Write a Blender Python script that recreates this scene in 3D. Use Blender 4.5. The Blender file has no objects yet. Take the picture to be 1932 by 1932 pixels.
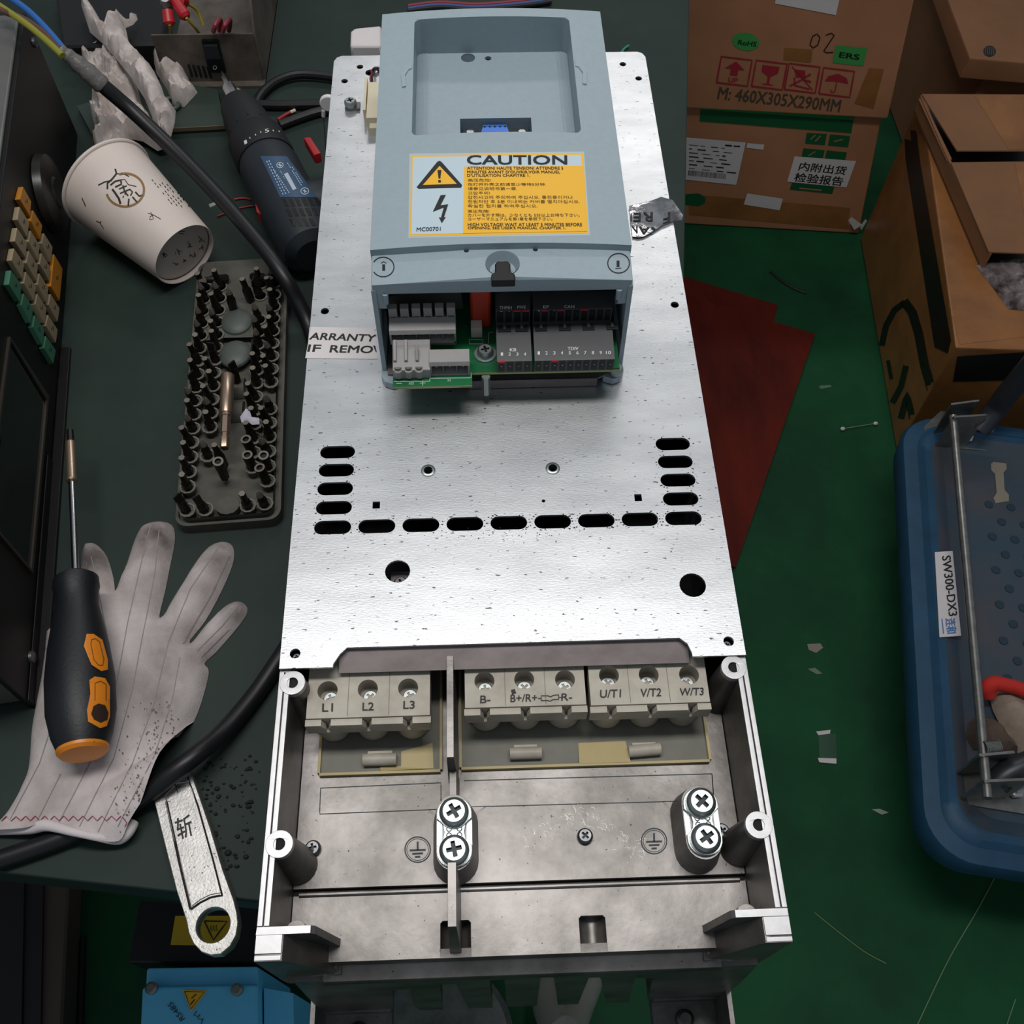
import bpy, bmesh, math, random
from mathutils import Vector, Matrix
from mathutils.bvhtree import BVHTree
from mathutils.geometry import tessellate_polygon, delaunay_2d_cdt
random.seed(7)
S = bpy.context.scene
COL = S.collection
# ---------------------------------------------------------------- camera, world, lamps, exposure
F_PX = 1900.0
CAM = Vector((-0.010770830608, -0.175551137931, 1.377773538148))
ROT = Matrix(((0.9993295014502865, -0.035561025446535555, 0.00871556081458178),
              (-0.025872229729187644, -0.8542931741470507, -0.5191471856175257),
              (0.025907050391002863, 0.5185736071908676, -0.8546404148325133)))  # rows: right, down, forward
cd = bpy.data.cameras.new('camera'); cam = bpy.data.objects.new('camera', cd); COL.objects.link(cam)
cd.sensor_fit = 'HORIZONTAL'; cd.sensor_width = 36.0; cd.lens = 36.0 * F_PX / 1932.0
cd.clip_start = 0.02; cd.clip_end = 30
r, d, f = (ROT[0], ROT[1], ROT[2])
cam.matrix_world = Matrix(((r[0], -d[0], -f[0], CAM[0]), (r[1], -d[1], -f[1], CAM[1]), (r[2], -d[2], -f[2], CAM[2]), (0, 0, 0, 1)))
S.camera = cam
S.view_settings.view_transform = 'Standard'; S.view_settings.look = 'None'
S.view_settings.gamma = 1.0; S.view_settings.use_curve_mapping = False
S.view_settings.exposure = 0.0
w = bpy.data.worlds.new('room_light'); S.world = w; w.use_nodes = True
w.node_tree.nodes['Background'].inputs[0].default_value = (0.80, 0.90, 1.0, 1)
w.node_tree.nodes['Background'].inputs[1].default_value = 0.23
def lamp(name, loc, sx, sy, power, col=(1, 0.97, 0.94), aim=None):
    l = bpy.data.lights.new(name, 'AREA'); l.shape = 'RECTANGLE'; l.size = sx; l.size_y = sy; l.energy = power; l.color = col
    o = bpy.data.objects.new(name, l); COL.objects.link(o); o.location = loc
    if aim: o.rotation_euler = (Vector(aim) - Vector(loc)).to_track_quat('-Z', 'Y').to_euler()
    return o
lamp('ceiling_lamp', (-0.05, 0.26, 2.5), 1.2, 0.22, 16)
lamp('ceiling_lamp', (0.3, 2.3, 2.6), 1.2, 0.18, 7.5, aim=(0.2, 0.6, 0.7))
# ---------------------------------------------------------------- pixel <-> room helpers
def ray(x, y): return (ROT.transposed() @ Vector(((x - 966) / F_PX, (y - 966) / F_PX, 1.0))).normalized()
def at(x, y, z):
    q = ray(x, y); return CAM + q * ((z - CAM.z) / q.z)
def aty(x, y, Y):
    q = ray(x, y); return CAM + q * ((Y - CAM.y) / q.y)
def onplane(x, y, p, n):
    q = ray(x, y); return CAM + q * ((Vector(p) - CAM).dot(n) / q.dot(n))
def pj(P):
    q = ROT @ (Vector(P) - CAM); return (q.x / q.z * F_PX + 966, q.y / q.z * F_PX + 966)
def vz(P, py):
    lo, hi = -1.0, 1.37
    for _ in range(40):
        m = (lo + hi) / 2
        if pj((P[0], P[1], m))[1] > py: lo = m
        else: hi = m
    return lo
# ---------------------------------------------------------------- materials
def lin(c):
    if isinstance(c, str): c = tuple(int(c[i:i + 2], 16) for i in (0, 2, 4))
    return tuple((v / 255 / 12.92 if v / 255 <= 0.04045 else ((v / 255 + 0.055) / 1.055) ** 2.4) for v in c[:3])
MATS = {}
def mat(name, col, rough=0.55, metal=0.0, var=0.0, vs=40.0, bump=0.0, bs=200.0, stretch=(1, 1, 1), specks=None, spec=0.5, alpha=None, col2=None, coat=0.0):
    if name in MATS: return MATS[name]
    m = bpy.data.materials.new(name); m.use_nodes = True; MATS[name] = m
    nt = m.node_tree; N = nt.nodes; L = nt.links; b = N['Principled BSDF']
    c = lin(col); c2 = lin(col2) if col2 else tuple(v * (1 - var) for v in c)
    b.inputs['Roughness'].default_value = rough; b.inputs['Metallic'].default_value = metal
    b.inputs['Specular IOR Level'].default_value = spec
    if coat: b.inputs['Coat Weight'].default_value = coat; b.inputs['Coat Roughness'].default_value = 0.1
    b.inputs['Base Color'].default_value = (*c, 1)
    if alpha is not None: b.inputs['Alpha'].default_value = alpha
    if var or specks or bump or col2:
        tc = N.new('ShaderNodeTexCoord'); mp = N.new('ShaderNodeMapping'); mp.inputs['Scale'].default_value = stretch
        L.new(tc.outputs['Object'], mp.inputs['Vector'])
    out = None
    if var or col2:
        n = N.new('ShaderNodeTexNoise'); n.inputs['Scale'].default_value = vs; n.inputs['Detail'].default_value = 6; n.inputs['Roughness'].default_value = 0.62
        L.new(mp.outputs[0], n.inputs['Vector'])
        cr = N.new('ShaderNodeValToRGB'); cr.color_ramp.elements[0].position = 0.36; cr.color_ramp.elements[1].position = 0.64
        cr.color_ramp.elements[0].color = (*c2, 1); cr.color_ramp.elements[1].color = (*c, 1)
        L.new(n.outputs['Fac'], cr.inputs['Fac']); out = cr.outputs['Color']
    if specks:
        sc, th = specks[:2]
        n2 = N.new('ShaderNodeTexNoise'); n2.inputs['Scale'].default_value = sc; n2.inputs['Detail'].default_value = 3
        L.new(mp.outputs[0], n2.inputs['Vector'])
        r2 = N.new('ShaderNodeValToRGB'); r2.color_ramp.elements[0].position = th; r2.color_ramp.elements[1].position = th + 0.03
        r2.color_ramp.elements[0].color = (0, 0, 0, 1); r2.color_ramp.elements[1].color = (1, 1, 1, 1)
        L.new(n2.outputs['Fac'], r2.inputs['Fac'])
        mx = N.new('ShaderNodeMix'); mx.data_type = 'RGBA'
        L.new(r2.outputs['Color'], mx.inputs[0])
        if out: L.new(out, mx.inputs[6])
        else: mx.inputs[6].default_value = (*c, 1)
        mx.inputs[7].default_value = (*lin(specks[2]), 1); out = mx.outputs[2]
    if out: L.new(out, b.inputs['Base Color'])
    if bump:
        n3 = N.new('ShaderNodeTexNoise'); n3.inputs['Scale'].default_value = bs; n3.inputs['Detail'].default_value = 5
        L.new(mp.outputs[0], n3.inputs['Vector'])
        bp = N.new('ShaderNodeBump'); bp.inputs['Strength'].default_value = bump; bp.inputs['Distance'].default_value = 0.001
        L.new(n3.outputs['Fac'], bp.inputs['Height']); L.new(bp.outputs['Normal'], b.inputs['Normal'])
    return m
# ---------------------------------------------------------------- mesh builder
class MB:
    def __init__(s): s.bm = bmesh.new(); s.mi = 0; s.mats = []; s.bv = False
    def use(s, m):
        if m not in s.mats: s.mats.append(m)
        s.mi = s.mats.index(m); return s
    def face(s, vs):
        try:
            f = s.bm.faces.new(vs); f.material_index = s.mi; return f
        except ValueError: return None
    def poly(s, pts): return s.face([s.bm.verts.new(p) for p in pts])
    def box(s, x0, x1, y0, y1, z0, z1, M=None):
        c = [Vector((x, y, z)) for z in (z0, z1) for y in (y0, y1) for x in (x0, x1)]
        if M: c = [M @ p for p in c]
        v = [s.bm.verts.new(p) for p in c]
        for q in ((0, 2, 3, 1), (4, 5, 7, 6), (0, 1, 5, 4), (2, 6, 7, 3), (0, 4, 6, 2), (1, 3, 7, 5)): s.face([v[i] for i in q])
        return s
    def loft(s, rings, caps=True, closed=True):
        R = [[s.bm.verts.new(p) for p in r] for r in rings]
        n = len(R[0])
        for a, b in zip(R, R[1:]):
            for i in range(n if closed else n - 1):
                j = (i + 1) % n; s.face([a[i], a[j], b[j], b[i]])
        if caps and closed: s.face(list(reversed(R[0]))); s.face(R[-1])
        return s
    def prism(s, pts, ext, holes=()):
        """pts: 3-D planar outline, extruded by the vector ext; holes likewise"""
        ext = Vector(ext); loops = [[Vector(p) for p in pts]] + [[Vector(p) for p in h] for h in holes]
        if not holes and len(pts) < 5:
            return s.loft([loops[0], [p + ext for p in loops[0]]])
        flat = [p for l in loops for p in l]
        A = [s.bm.verts.new(p) for p in flat]; B = [s.bm.verts.new(p + ext) for p in flat]
        for t in tessellate_polygon(loops):
            s.face([A[i] for i in t]); s.face([B[i] for i in reversed(t)])
        k = 0
        for l in loops:
            n = len(l)
            for i in range(n):
                a, b = k + i, k + (i + 1) % n; s.face([A[a], A[b], B[b], B[a]])
            k += n
        return s
    def cyl(s, p0, p1, r0, r1=None, n=24):
        return s.lathe(p0, p1, [(0, r0), (1, r0 if r1 is None else r1)], n)
    def lathe(s, p0, p1, prof, n=24, caps=True, absolute=False):
        """profile of (t, radius) along p0->p1"""
        p0 = Vector(p0); p1 = Vector(p1); ax = p1 - p0; L = ax.length; q = ax.to_track_quat('Z', 'Y')
        rings = []
        for t, r in prof:
            c = p0 + (ax / L * t if absolute else ax * t)
            rings.append([c + q @ Vector((math.cos(2 * math.pi * i / n) * max(r, 1e-5), math.sin(2 * math.pi * i / n) * max(r, 1e-5), 0)) for i in range(n)])
        return s.loft(rings, caps)
    def tube(s, pts, r, n=10, res=6, caps=True):
        P = [Vector(p) for p in pts]
        if res and len(P) > 2:
            Q = []
            for i in range(len(P) - 1):
                a = P[max(i - 1, 0)]; b = P[i]; c = P[i + 1]; e = P[min(i + 2, len(P) - 1)]
                for k in range(res):
                    t = k / res
                    Q.append(0.5 * ((2 * b) + (c - a) * t + (2 * a - 5 * b + 4 * c - e) * t * t + (3 * b - a - 3 * c + e) * t ** 3))
            P = Q + [P[-1]]
        rings = []; up = None
        for i, p in enumerate(P):
            t = (P[min(i + 1, len(P) - 1)] - P[max(i - 1, 0)]).normalized()
            if up is None: up = t.orthogonal().normalized()
            up = (up - t * up.dot(t)); up = up.normalized() if up.length > 1e-6 else t.orthogonal().normalized()
            sd = t.cross(up); rr = r(i / (len(P) - 1)) if callable(r) else r
            rings.append([p + up * math.cos(2 * math.pi * k / n) * rr + sd * math.sin(2 * math.pi * k / n) * rr for k in range(n)])
        return s.loft(rings, caps)
    def ball(s, c, rx, ry=None, rz=None, n=16, m=10, M=None):
        ry = ry or rx; rz = rz or rx; c = Vector(c); rings = []
        for j in range(m + 1):
            a = math.pi * j / m
            ring = [Vector((rx * max(math.sin(a), 1e-4) * math.cos(2 * math.pi * i / n), ry * max(math.sin(a), 1e-4) * math.sin(2 * math.pi * i / n), -rz * math.cos(a))) for i in range(n)]
            rings.append([c + (M @ p if M else p) for p in ring])
        return s.loft(rings)
    def torus(s, c, R, r, axis=(0, 0, 1), n=28, m=10):
        q = Vector(axis).to_track_quat('Z', 'Y'); c = Vector(c)
        return s.loft([[c + q @ Vector(((R + r * math.cos(2 * math.pi * j / m)) * math.cos(2 * math.pi * i / n), (R + r * math.cos(2 * math.pi * j / m)) * math.sin(2 * math.pi * i / n), r * math.sin(2 * math.pi * j / m))) for j in range(m)] for i in list(range(n)) + [0]], caps=False)
    def bevel(s, w, seg=2, ang=40):
        bm = s.bm; bmesh.ops.remove_doubles(bm, verts=bm.verts, dist=1e-6); bmesh.ops.recalc_face_normals(bm, faces=bm.faces)
        E = [e for e in bm.edges if len(e.link_faces) == 2 and e.calc_face_angle(0) > math.radians(ang)]
        bmesh.ops.bevel(bm, geom=E, offset=w, segments=seg, affect='EDGES', profile=0.5, clamp_overlap=True); s.bv = True
        return s
    def bvh(s):
        s.bm.normal_update(); return BVHTree.FromBMesh(s.bm)
WM = {}
def tag(o, label=None, cat=None, group=None, kind=None):
    if label: o['label'] = label
    if cat: o['category'] = cat
    if group: o['group'] = group
    if kind: o['kind'] = kind
    return o
def thing(name, loc, label, cat, group=None, rz=0.0):
    o = bpy.data.objects.new(name, None); COL.objects.link(o); o.location = loc; o.rotation_euler = (0, 0, rz)
    o.empty_display_size = 0.02
    WM[o.name] = Matrix.Translation(Vector(loc)) @ Matrix.Rotation(rz, 4, 'Z')
    return tag(o, label, cat, group)
def obj(name, mb, parent=None, m=None, bevel=0.0, smooth=35, loc=None, label=None, seg=2, weld=True, clean=True):
    """link the builder as ONE mesh object; coordinates in the builder are room coordinates"""
    if weld: bmesh.ops.remove_doubles(mb.bm, verts=mb.bm.verts, dist=1e-6)
    bmesh.ops.recalc_face_normals(mb.bm, faces=mb.bm.faces)
    me = bpy.data.meshes.new(name); mb.bm.to_mesh(me); mb.bm.free()
    for q in (mb.mats or [m]): me.materials.append(q)
    o = bpy.data.objects.new(name, me); COL.objects.link(o)
    if parent is not None:
        base = WM[parent.name]; me.transform(base.inverted()); o.parent = parent; WM[o.name] = base
    else:
        if loc is None:
            xs = [v.co for v in me.vertices]
            loc = Vector(((min(v.x for v in xs) + max(v.x for v in xs)) / 2, (min(v.y for v in xs) + max(v.y for v in xs)) / 2, min(v.z for v in xs)))
        me.transform(Matrix.Translation(-Vector(loc))); o.location = loc; WM[o.name] = Matrix.Translation(Vector(loc))
    if smooth is not None:
        me.shade_smooth(); me.set_sharp_from_angle(angle=math.radians(smooth))
    if bevel:
        b = o.modifiers.new('edge', 'BEVEL'); b.width = bevel; b.segments = seg; b.limit_method = 'ANGLE'; b.angle_limit = math.radians(40)
        me.shade_smooth()
        wn = o.modifiers.new('normals', 'WEIGHTED_NORMAL'); wn.keep_sharp = True
    if mb.bv and smooth is not None: wn = o.modifiers.new('normals', 'WEIGHTED_NORMAL'); wn.keep_sharp = True
    if label: o['label'] = label
    return o
def copy_tree(o, M, label=None, parent=None):
    """copy a thing, its parts and their sub-parts"""
    c = o.copy(); COL.objects.link(c)
    if parent is None: c.matrix_world = M
    else: c.parent = parent
    if label: c['label'] = label
    for ch in list(o.children): copy_tree(ch, None, None, c)
    return c
def circ(c, r, n=20, ax=(1, 0, 0), ay=(0, 1, 0), a0=0.0):
    c = Vector(c); ax = Vector(ax); ay = Vector(ay)
    return [c + ax * r * math.cos(a0 + 2 * math.pi * i / n) + ay * r * math.sin(a0 + 2 * math.pi * i / n) for i in range(n)]
def slot(cx, cy, w, h, z, n=8):
    r = h / 2; L = w / 2 - r; o = []
    for i in range(n + 1): a = -math.pi / 2 + math.pi * i / n; o.append(Vector((cx + L + r * math.cos(a), cy + r * math.sin(a), z)))
    for i in range(n + 1): a = math.pi / 2 + math.pi * i / n; o.append(Vector((cx - L + r * math.cos(a), cy + r * math.sin(a), z)))
    return o
def rrect(x0, x1, y0, y1, r, z=0.0, n=5):
    o = []
    for cx, cy, a in ((x1 - r, y1 - r, 0), (x0 + r, y1 - r, 90), (x0 + r, y0 + r, 180), (x1 - r, y0 + r, 270)):
        for i in range(n + 1):
            t = math.radians(a + 90 * i / n); o.append(Vector((cx + r * math.cos(t), cy + r * math.sin(t), z)))
    return o
# ---------------------------------------------------------------- lettering
TX = {}
def text_geo(s):
    k = s
    if k in TX: return TX[k]
    cu = bpy.data.curves.new('t', 'FONT'); cu.body = s; cu.resolution_u = 2 if len(s) > 12 else 3
    o = bpy.data.objects.new('t', cu); COL.objects.link(o)
    dg = bpy.context.evaluated_depsgraph_get(); me = bpy.data.meshes.new_from_object(o.evaluated_get(dg))
    V = [(v.co.x, v.co.y) for v in me.vertices]; P = [tuple(p.vertices) for p in me.polygons]
    bpy.data.objects.remove(o); bpy.data.curves.remove(cu); bpy.data.meshes.remove(me)
    x0 = min(v[0] for v in V); x1 = max(v[0] for v in V); y0 = min(v[1] for v in V); y1 = max(v[1] for v in V)
    TX[k] = ([((x - x0) / (x1 - x0), (y - y0) / (y1 - y0)) for x, y in V], P); return TX[k]
def text(mb, s, o, u, v, off=0.0, bold=0.0, fn=None):
    """lettering spanned by origin o (lower left), u (to lower right), v (to upper left)"""
    V, P = text_geo(s); o = Vector(o); u = Vector(u); v = Vector(v); n = u.cross(v).normalized()
    q = [o + u * a + v * b + n * off for a, b in V]
    if fn: q = [fn(p) for p in q]
    vs = [mb.bm.verts.new(p) for p in q]
    for p in P: mb.face([vs[i] for i in p])
    return mb
class Decal:
    """puts flat marks on a surface that has been built (found from the builder's own faces)"""
    def __init__(s, mb, off=0.0003): s.t = mb.bvh(); s.off = off
    def hit(s, x, y, k=1.0):
        q = ray(x, y); h = s.t.ray_cast(CAM, q)
        if h[0] is None: return None
        n = h[1] if h[1].dot(q) < 0 else -h[1]
        return h[0] + n * s.off * k
    def ribbon(s, mb, pts, w, k=1.0, sub=1):
        P = []
        for a, b in zip(pts, pts[1:]):
            for i in range(sub): P.append((a[0] + (b[0] - a[0]) * i / sub, a[1] + (b[1] - a[1]) * i / sub))
        P.append(pts[-1]); Lf = []; Rt = []
        for i, p in enumerate(P):
            a = P[max(i - 1, 0)]; b = P[min(i + 1, len(P) - 1)]; dx = b[0] - a[0]; dy = b[1] - a[1]; l = math.hypot(dx, dy) or 1
            ww = w(i / (len(P) - 1)) if callable(w) else w
            Lf.append(s.hit(p[0] - dy / l * ww / 2, p[1] + dx / l * ww / 2, k)); Rt.append(s.hit(p[0] + dy / l * ww / 2, p[1] - dx / l * ww / 2, k))
        for i in range(len(P) - 1):
            q = [Lf[i], Lf[i + 1], Rt[i + 1], Rt[i]]
            if all(x is not None for x in q): mb.poly(q)
    def poly(s, mb, pts, k=1.0):
        q = [s.hit(*p, k) for p in pts]
        if all(x is not None for x in q):
            vs = [mb.bm.verts.new(p) for p in q]
            for t in tessellate_polygon([q]): mb.face([vs[i] for i in t])
    def fill(s, mb, pts, k=1.0, step=3.0):
        """outline laid on a curved surface, filled with small faces"""
        n = len(pts); P = [Vector(p) for p in pts]; E = [(i, (i + 1) % n) for i in range(n)]
        x0 = min(p.x for p in P); x1 = max(p.x for p in P); y0 = min(p.y for p in P); y1 = max(p.y for p in P); Q = list(P)
        for i in range(int((x1 - x0) / step) + 1):
            for j in range(int((y1 - y0) / step) + 1): Q.append(Vector((x0 + (i + .37) * step, y0 + (j + .41) * step)))
        V, _, Fc, _, _, _ = delaunay_2d_cdt(Q, E, [list(range(n))], 1, 1e-5)
        H = [s.hit(v.x, v.y, k) for v in V]; W = [mb.bm.verts.new(h) if h is not None else None for h in H]
        for f in Fc:
            if all(W[i] for i in f): mb.face([W[i] for i in f])
    def quad(s, mb, c, nx=8, ny=8, k=1.0):
        """px corners ll, lr, ur, ul laid on the surface as a grid"""
        g = []
        for j in range(ny + 1):
            row = []
            for i in range(nx + 1):
                a = i / nx; b = j / ny
                x = (c[0][0] * (1 - a) + c[1][0] * a) * (1 - b) + (c[3][0] * (1 - a) + c[2][0] * a) * b
                y = (c[0][1] * (1 - a) + c[1][1] * a) * (1 - b) + (c[3][1] * (1 - a) + c[2][1] * a) * b
                h = s.hit(x, y, k); row.append(mb.bm.verts.new(h) if h is not None else None)
            g.append(row)
        for j in range(ny):
            for i in range(nx):
                q = [g[j][i], g[j][i + 1], g[j + 1][i + 1], g[j + 1][i]]
                if all(q): mb.face(q)
    def text(s, mb, t, ll, lr, ul, k=2.0, bold=0.0):
        V, P = text_geo(t); up = Vector(ul) - Vector(ll); al = Vector(lr) - Vector(ll); w_ = bold * 1.3 * up.length; al_ = al.normalized() * w_; up_ = up.normalized() * w_ * .7
        for j, (fx, fy) in enumerate(((-1, -.6), (1, -.6), (-1, .6), (1, .6)) if bold else ((0, 0),)):
            vs = []; sx, sy = al_ * fx + up_ * fy
            for a, b in V:
                h = s.hit(ll[0] + al[0] * a + up[0] * b + sx, ll[1] + al[1] * a + up[1] * b + sy, k + .05 * j)
                vs.append(mb.bm.verts.new(h) if h is not None else None)
            for p in P:
                if all(vs[i] for i in p): mb.face([vs[i] for i in p])
def pillow(mb, outline, zbase, th, step=0.003, edge=0.006, noise=0.0, fn=None, bottom=True):
    """soft body lying on a level: flat outline (x,y) filled, rising towards its inside"""
    from mathutils import noise as nz
    P = [Vector((p[0], p[1])) for p in outline]; n = len(P)
    E = [(i, (i + 1) % n) for i in range(n)]
    def dist(q):
        best = 9
        for i, j in E:
            a = P[i]; b = P[j]; ab = b - a; t = max(0, min(1, (q - a).dot(ab) / max(ab.length_squared, 1e-12)))
            best = min(best, (q - a - ab * t).length)
        return best
    def inside(q):
        c = False; j = n - 1
        for i in range(n):
            if ((P[i].y > q.y) != (P[j].y > q.y)) and q.x < (P[j].x - P[i].x) * (q.y - P[i].y) / (P[j].y - P[i].y) + P[i].x: c = not c
            j = i
        return c
    x0 = min(p.x for p in P); x1 = max(p.x for p in P); y0 = min(p.y for p in P); y1 = max(p.y for p in P)
    pts = list(P); ix = int((x1 - x0) / step); iy = int((y1 - y0) / step)
    for i in range(ix + 1):
        for j in range(iy + 1):
            q = Vector((x0 + (i + 0.5 * (j % 2)) * step, y0 + j * step))
            if inside(q) and dist(q) > step * 0.45: pts.append(q)
    V, _, Fc, _, _, _ = delaunay_2d_cdt(pts, E, [list(range(n))], 1, 1e-7)
    vs = []
    for q in V:
        d = dist(q); h = th * (1 - math.exp(-d / edge))
        if fn: h = fn(q, d, h)
        if noise and d > 1e-6: h += noise * min(1, d / edge) * nz.noise(Vector((q.x * 45, q.y * 45, 0.3)))
        vs.append(mb.bm.verts.new((q.x, q.y, zbase + max(h, 0))))
    for f in Fc: mb.face([vs[i] for i in f])
    return mb
def smooth_px(px, k=3):
    n = len(px); o = []
    for i in range(n):
        a, b, c, e = (Vector(px[(i + j - 1) % n]) for j in range(4))
        for m in range(k):
            t = m / k; o.append(tuple(0.5 * ((2 * b) + (c - a) * t + (2 * a - 5 * b + 4 * c - e) * t * t + (3 * b - a - 3 * c + e) * t ** 3)))
    return o
ZF = 0.0; ZB = 0.76; ZP = 0.96
TH = math.radians(-7.9)                                            # the bench is turned a little against the drive
BU = Vector((math.cos(TH), math.sin(TH), 0)); BV = Vector((-math.sin(TH), math.cos(TH), 0))
# ---------------------------------------------------------------- materials of the place
M_FLOOR = mat('green_floor_paint', '155230', 0.65, var=0.0, col2='0e3f25', vs=5.0, specks=(130, 0.79, '3f6a50'), bump=0.15, bs=90, spec=0.22)
M_MAT = mat('green_bench_mat', '26352f', 0.62, col2='1f2c28', vs=9, specks=(420, 0.77, '46504a'), spec=0.3)
M_TOPEDGE = mat('bench_edge', '1c2322', 0.6)
M_STEELLEG = mat('bench_leg_paint', '35383a', 0.6)
M_GALV = mat('galvanised_steel', 'dadcde', 0.37, 0.88, col2='c9cbce', vs=22, stretch=(1, 3.2, 1), specks=(240, 0.665, '55555a'), bump=0.06, bs=420)
M_CAST = mat('cast_aluminium', '8b8785', 0.44, 0.88, col2='65625f', vs=26, specks=(650, 0.71, '35312f'), bump=0.12, bs=260)
M_MACHINED = mat('machined_aluminium', 'b4b4b6', 0.42, 0.75, var=0.1, vs=300)
M_DARKIN = mat('dark_interior', '0b0c0d', 0.8)
M_SHEET = mat('dull_guard_sheet', '857b7a', 0.45, 0.5, var=0.25, vs=60, stretch=(1, 1, 4))
M_ZINC = mat('zinc_screw', 'a4abab', 0.36, 0.9, var=0.12, vs=300)
M_DARKSCREW = mat('dark_steel_screw', '77777a', 0.4, 0.85, var=0.3, vs=400)
M_RECESS = mat('screw_recess', '2a3033', 0.45, 0.6)
M_CREAM = mat('cream_terminal_plastic', 'b6afa1', 0.5, col2='9d9587', vs=55, specks=(700, 0.73, '6b6355'))
M_YEL = mat('yellowed_plastic', 'b9a878', 0.55, var=0.1)
M_WELL = mat('grey_green_plastic', '77766c', 0.6, var=0.2, vs=60)
M_BLACK = mat('black_print', '121212', 0.6)
M_BLUE = mat('blue_grey_housing', '95a5ad', 0.5, var=0.05, vs=300, bump=0.05, bs=900)
M_LINE = mat('dark_seam', '3a4247', 0.7)
M_YELLOW = mat('label_yellow', 'eeb41f', 0.45)
M_PALE = mat('label_pale', 'b9ccd6', 0.45)
M_WHITE = mat('white_paper', 'd9d2d2', 0.6, var=0.05)
M_PCB = mat('green_circuit_board', '0f6b3c', 0.35, col2='0b5230', vs=60)
M_PCBEDGE = mat('board_edge', '8b9a5c', 0.6)
M_GREYPL = mat('grey_connector_plastic', '94918f', 0.5, var=0.06, vs=200)
M_DKPL = mat('charcoal_connector_plastic', '3f4043', 0.5, var=0.08, vs=200)
M_HOLE = mat('black_socket', '08080a', 0.6)
M_PIN = mat('bright_pin', 'd8d8d8', 0.2, 1.0)
M_RED = mat('red_mark', 'b02a36', 0.5)
M_PRINTW = mat('white_print', 'd6d6d6', 0.6)
# ---------------------------------------------------------------- setting: floor
mb = MB().use(M_FLOOR); mb.poly([(-4, -3, 0), (4, -3, 0), (4, 5, 0), (-4, 5, 0)])
tag(obj('floor', mb, loc=(0, 0, 0)), 'green painted concrete floor with scuffs', 'floor', kind='structure')
# ---------------------------------------------------------------- workbench
pA = Vector((-0.3013, -0.039, 0)); pB = Vector((0.1665, 0.4703, 0))
t_ = (pB - pA).dot(BU); BC = pA + BU * t_                           # near right corner of the bench top
def bench(u, v, z): return BC + BU * u + BV * v + Vector((0, 0, z))
bt = thing('workbench', bench(-0.8, 0.7, 0), 'dark workbench under the green mat, its near edge crossing the lower left', 'workbench')
mb = MB().use(M_TOPEDGE); mb.loft([[bench(-1.7, 0, z), bench(0, 0, z), bench(0, 1.5, z), bench(-1.7, 1.5, z)] for z in (ZB - 0.032, ZB - 0.003)])
obj('tabletop', mb, bt, bevel=0.002)
for u, v in ((-1.62, 0.05), (-1.62, 1.42), (-0.06, 1.42), (-0.06, 0.30)):
    mb = MB().use(M_STEELLEG); mb.loft([[bench(u + a, v + b, z) for a, b in ((-.025, -.025), (.025, -.025), (.025, .025), (-.025, .025))] for z in (0, ZB - 0.032)])
    obj('leg', mb, bt)
mb = MB().use(M_MAT); o_ = [bench(*q, 0) for q in ((-1.7, 0.0), (-0.0, 0.0), (-0.0, 1.5), (-1.7, 1.5))]
mb.loft([[p + Vector((0, 0, z)) for p in o_] for z in (ZB - 0.003, ZB)])
tag(obj('bench_mat', mb, loc=bench(-0.8, 0.7, ZB - 0.003), bevel=0.001), 'dark green worn mat covering the whole workbench top', 'mat')
# ---------------------------------------------------------------- screws
def plus(c, a, b, z, rot=0.0):
    """outline of a cross recess"""
    q = [(b, a), (b, b), (a, b), (a, -b), (b, -b), (b, -a), (-b, -a), (-b, -b), (-a, -b), (-a, b), (-b, b), (-b, a)]
    cs, sn = math.cos(rot), math.sin(rot)
    return [Vector((c[0] + x * cs - y * sn, c[1] + x * sn + y * cs, z)) for x, y in q]
def screw(mb, c, r, h, m=None, rot=0.3, dome=0.35):
    """pan head with a cut cross recess standing on c"""
    m = m or M_ZINC; c = Vector(c); z0, z1 = c.z, c.z + h
    mb.use(m); mb.lathe((c.x, c.y, z0), (c.x, c.y, z1), [(0, r * .96), (0.55, r), (0.8, r * .93), (1.0, r * .74)], 28, caps=False)
    dz = h * .6
    mb.prism(circ((c.x, c.y, z1 - dz), r * .74, 28), (0, 0, dz), [plus(c, r * .52, r * .15, z1 - dz, rot)])
    mb.use(M_RECESS); mb.poly(circ((c.x, c.y, z1 - dz * .8), r * .72, 20)); mb.use(m)
    return mb
# ---------------------------------------------------------------- the motor drive
drive = thing('motor_drive', (0, 0.16, ZB), 'silver motor drive with blue-grey control cover, lying in the middle of the workbench', 'motor drive')
# cover plate
t = 0.0015; z = ZP - t
out = [(-.104, 0), (-.0803, 0), (-.0803, .0015), (-.0775, .0062), (-.0745, .0092), (.0752, .0092), (.0785, .0062), (.080, .0015), (.080, 0), (.104, 0)]
out += [(.104, .432), (.1022, .436), (.099, .4377), (-.099, .4377), (-.1022, .436), (-.104, .432)]
H_ = []
for cy in (.1158, .1049, .094, .083): H_ += [slot(-.0845, cy, .0175, .0075, z), slot(.0848, cy, .0175, .0075, z)]
for i in range(9): H_.append(slot(-.0845 + .02116 * i, .0719, .0178, .0076, z))
for x, y, rr in ((-.0389, .1032, .0026), (.0231, .1027, .0026), (-.0528, .0471, .0059), (.0846, .0356, .0062), (-.0975, .007, .0024), (.0972, .0068, .0024), (-.0966, .2105, .0023), (.0971, .2099, .0023), (-.0959, .411, .0022), (.0971, .4092, .0022), (-.0865, .4257, .0022), (.0881, .4245, .0022), (-.0795, .4195, .0032), (.0175, .0838, .0009)):
    H_.append(circ((x, y, z), rr, 20))
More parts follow.
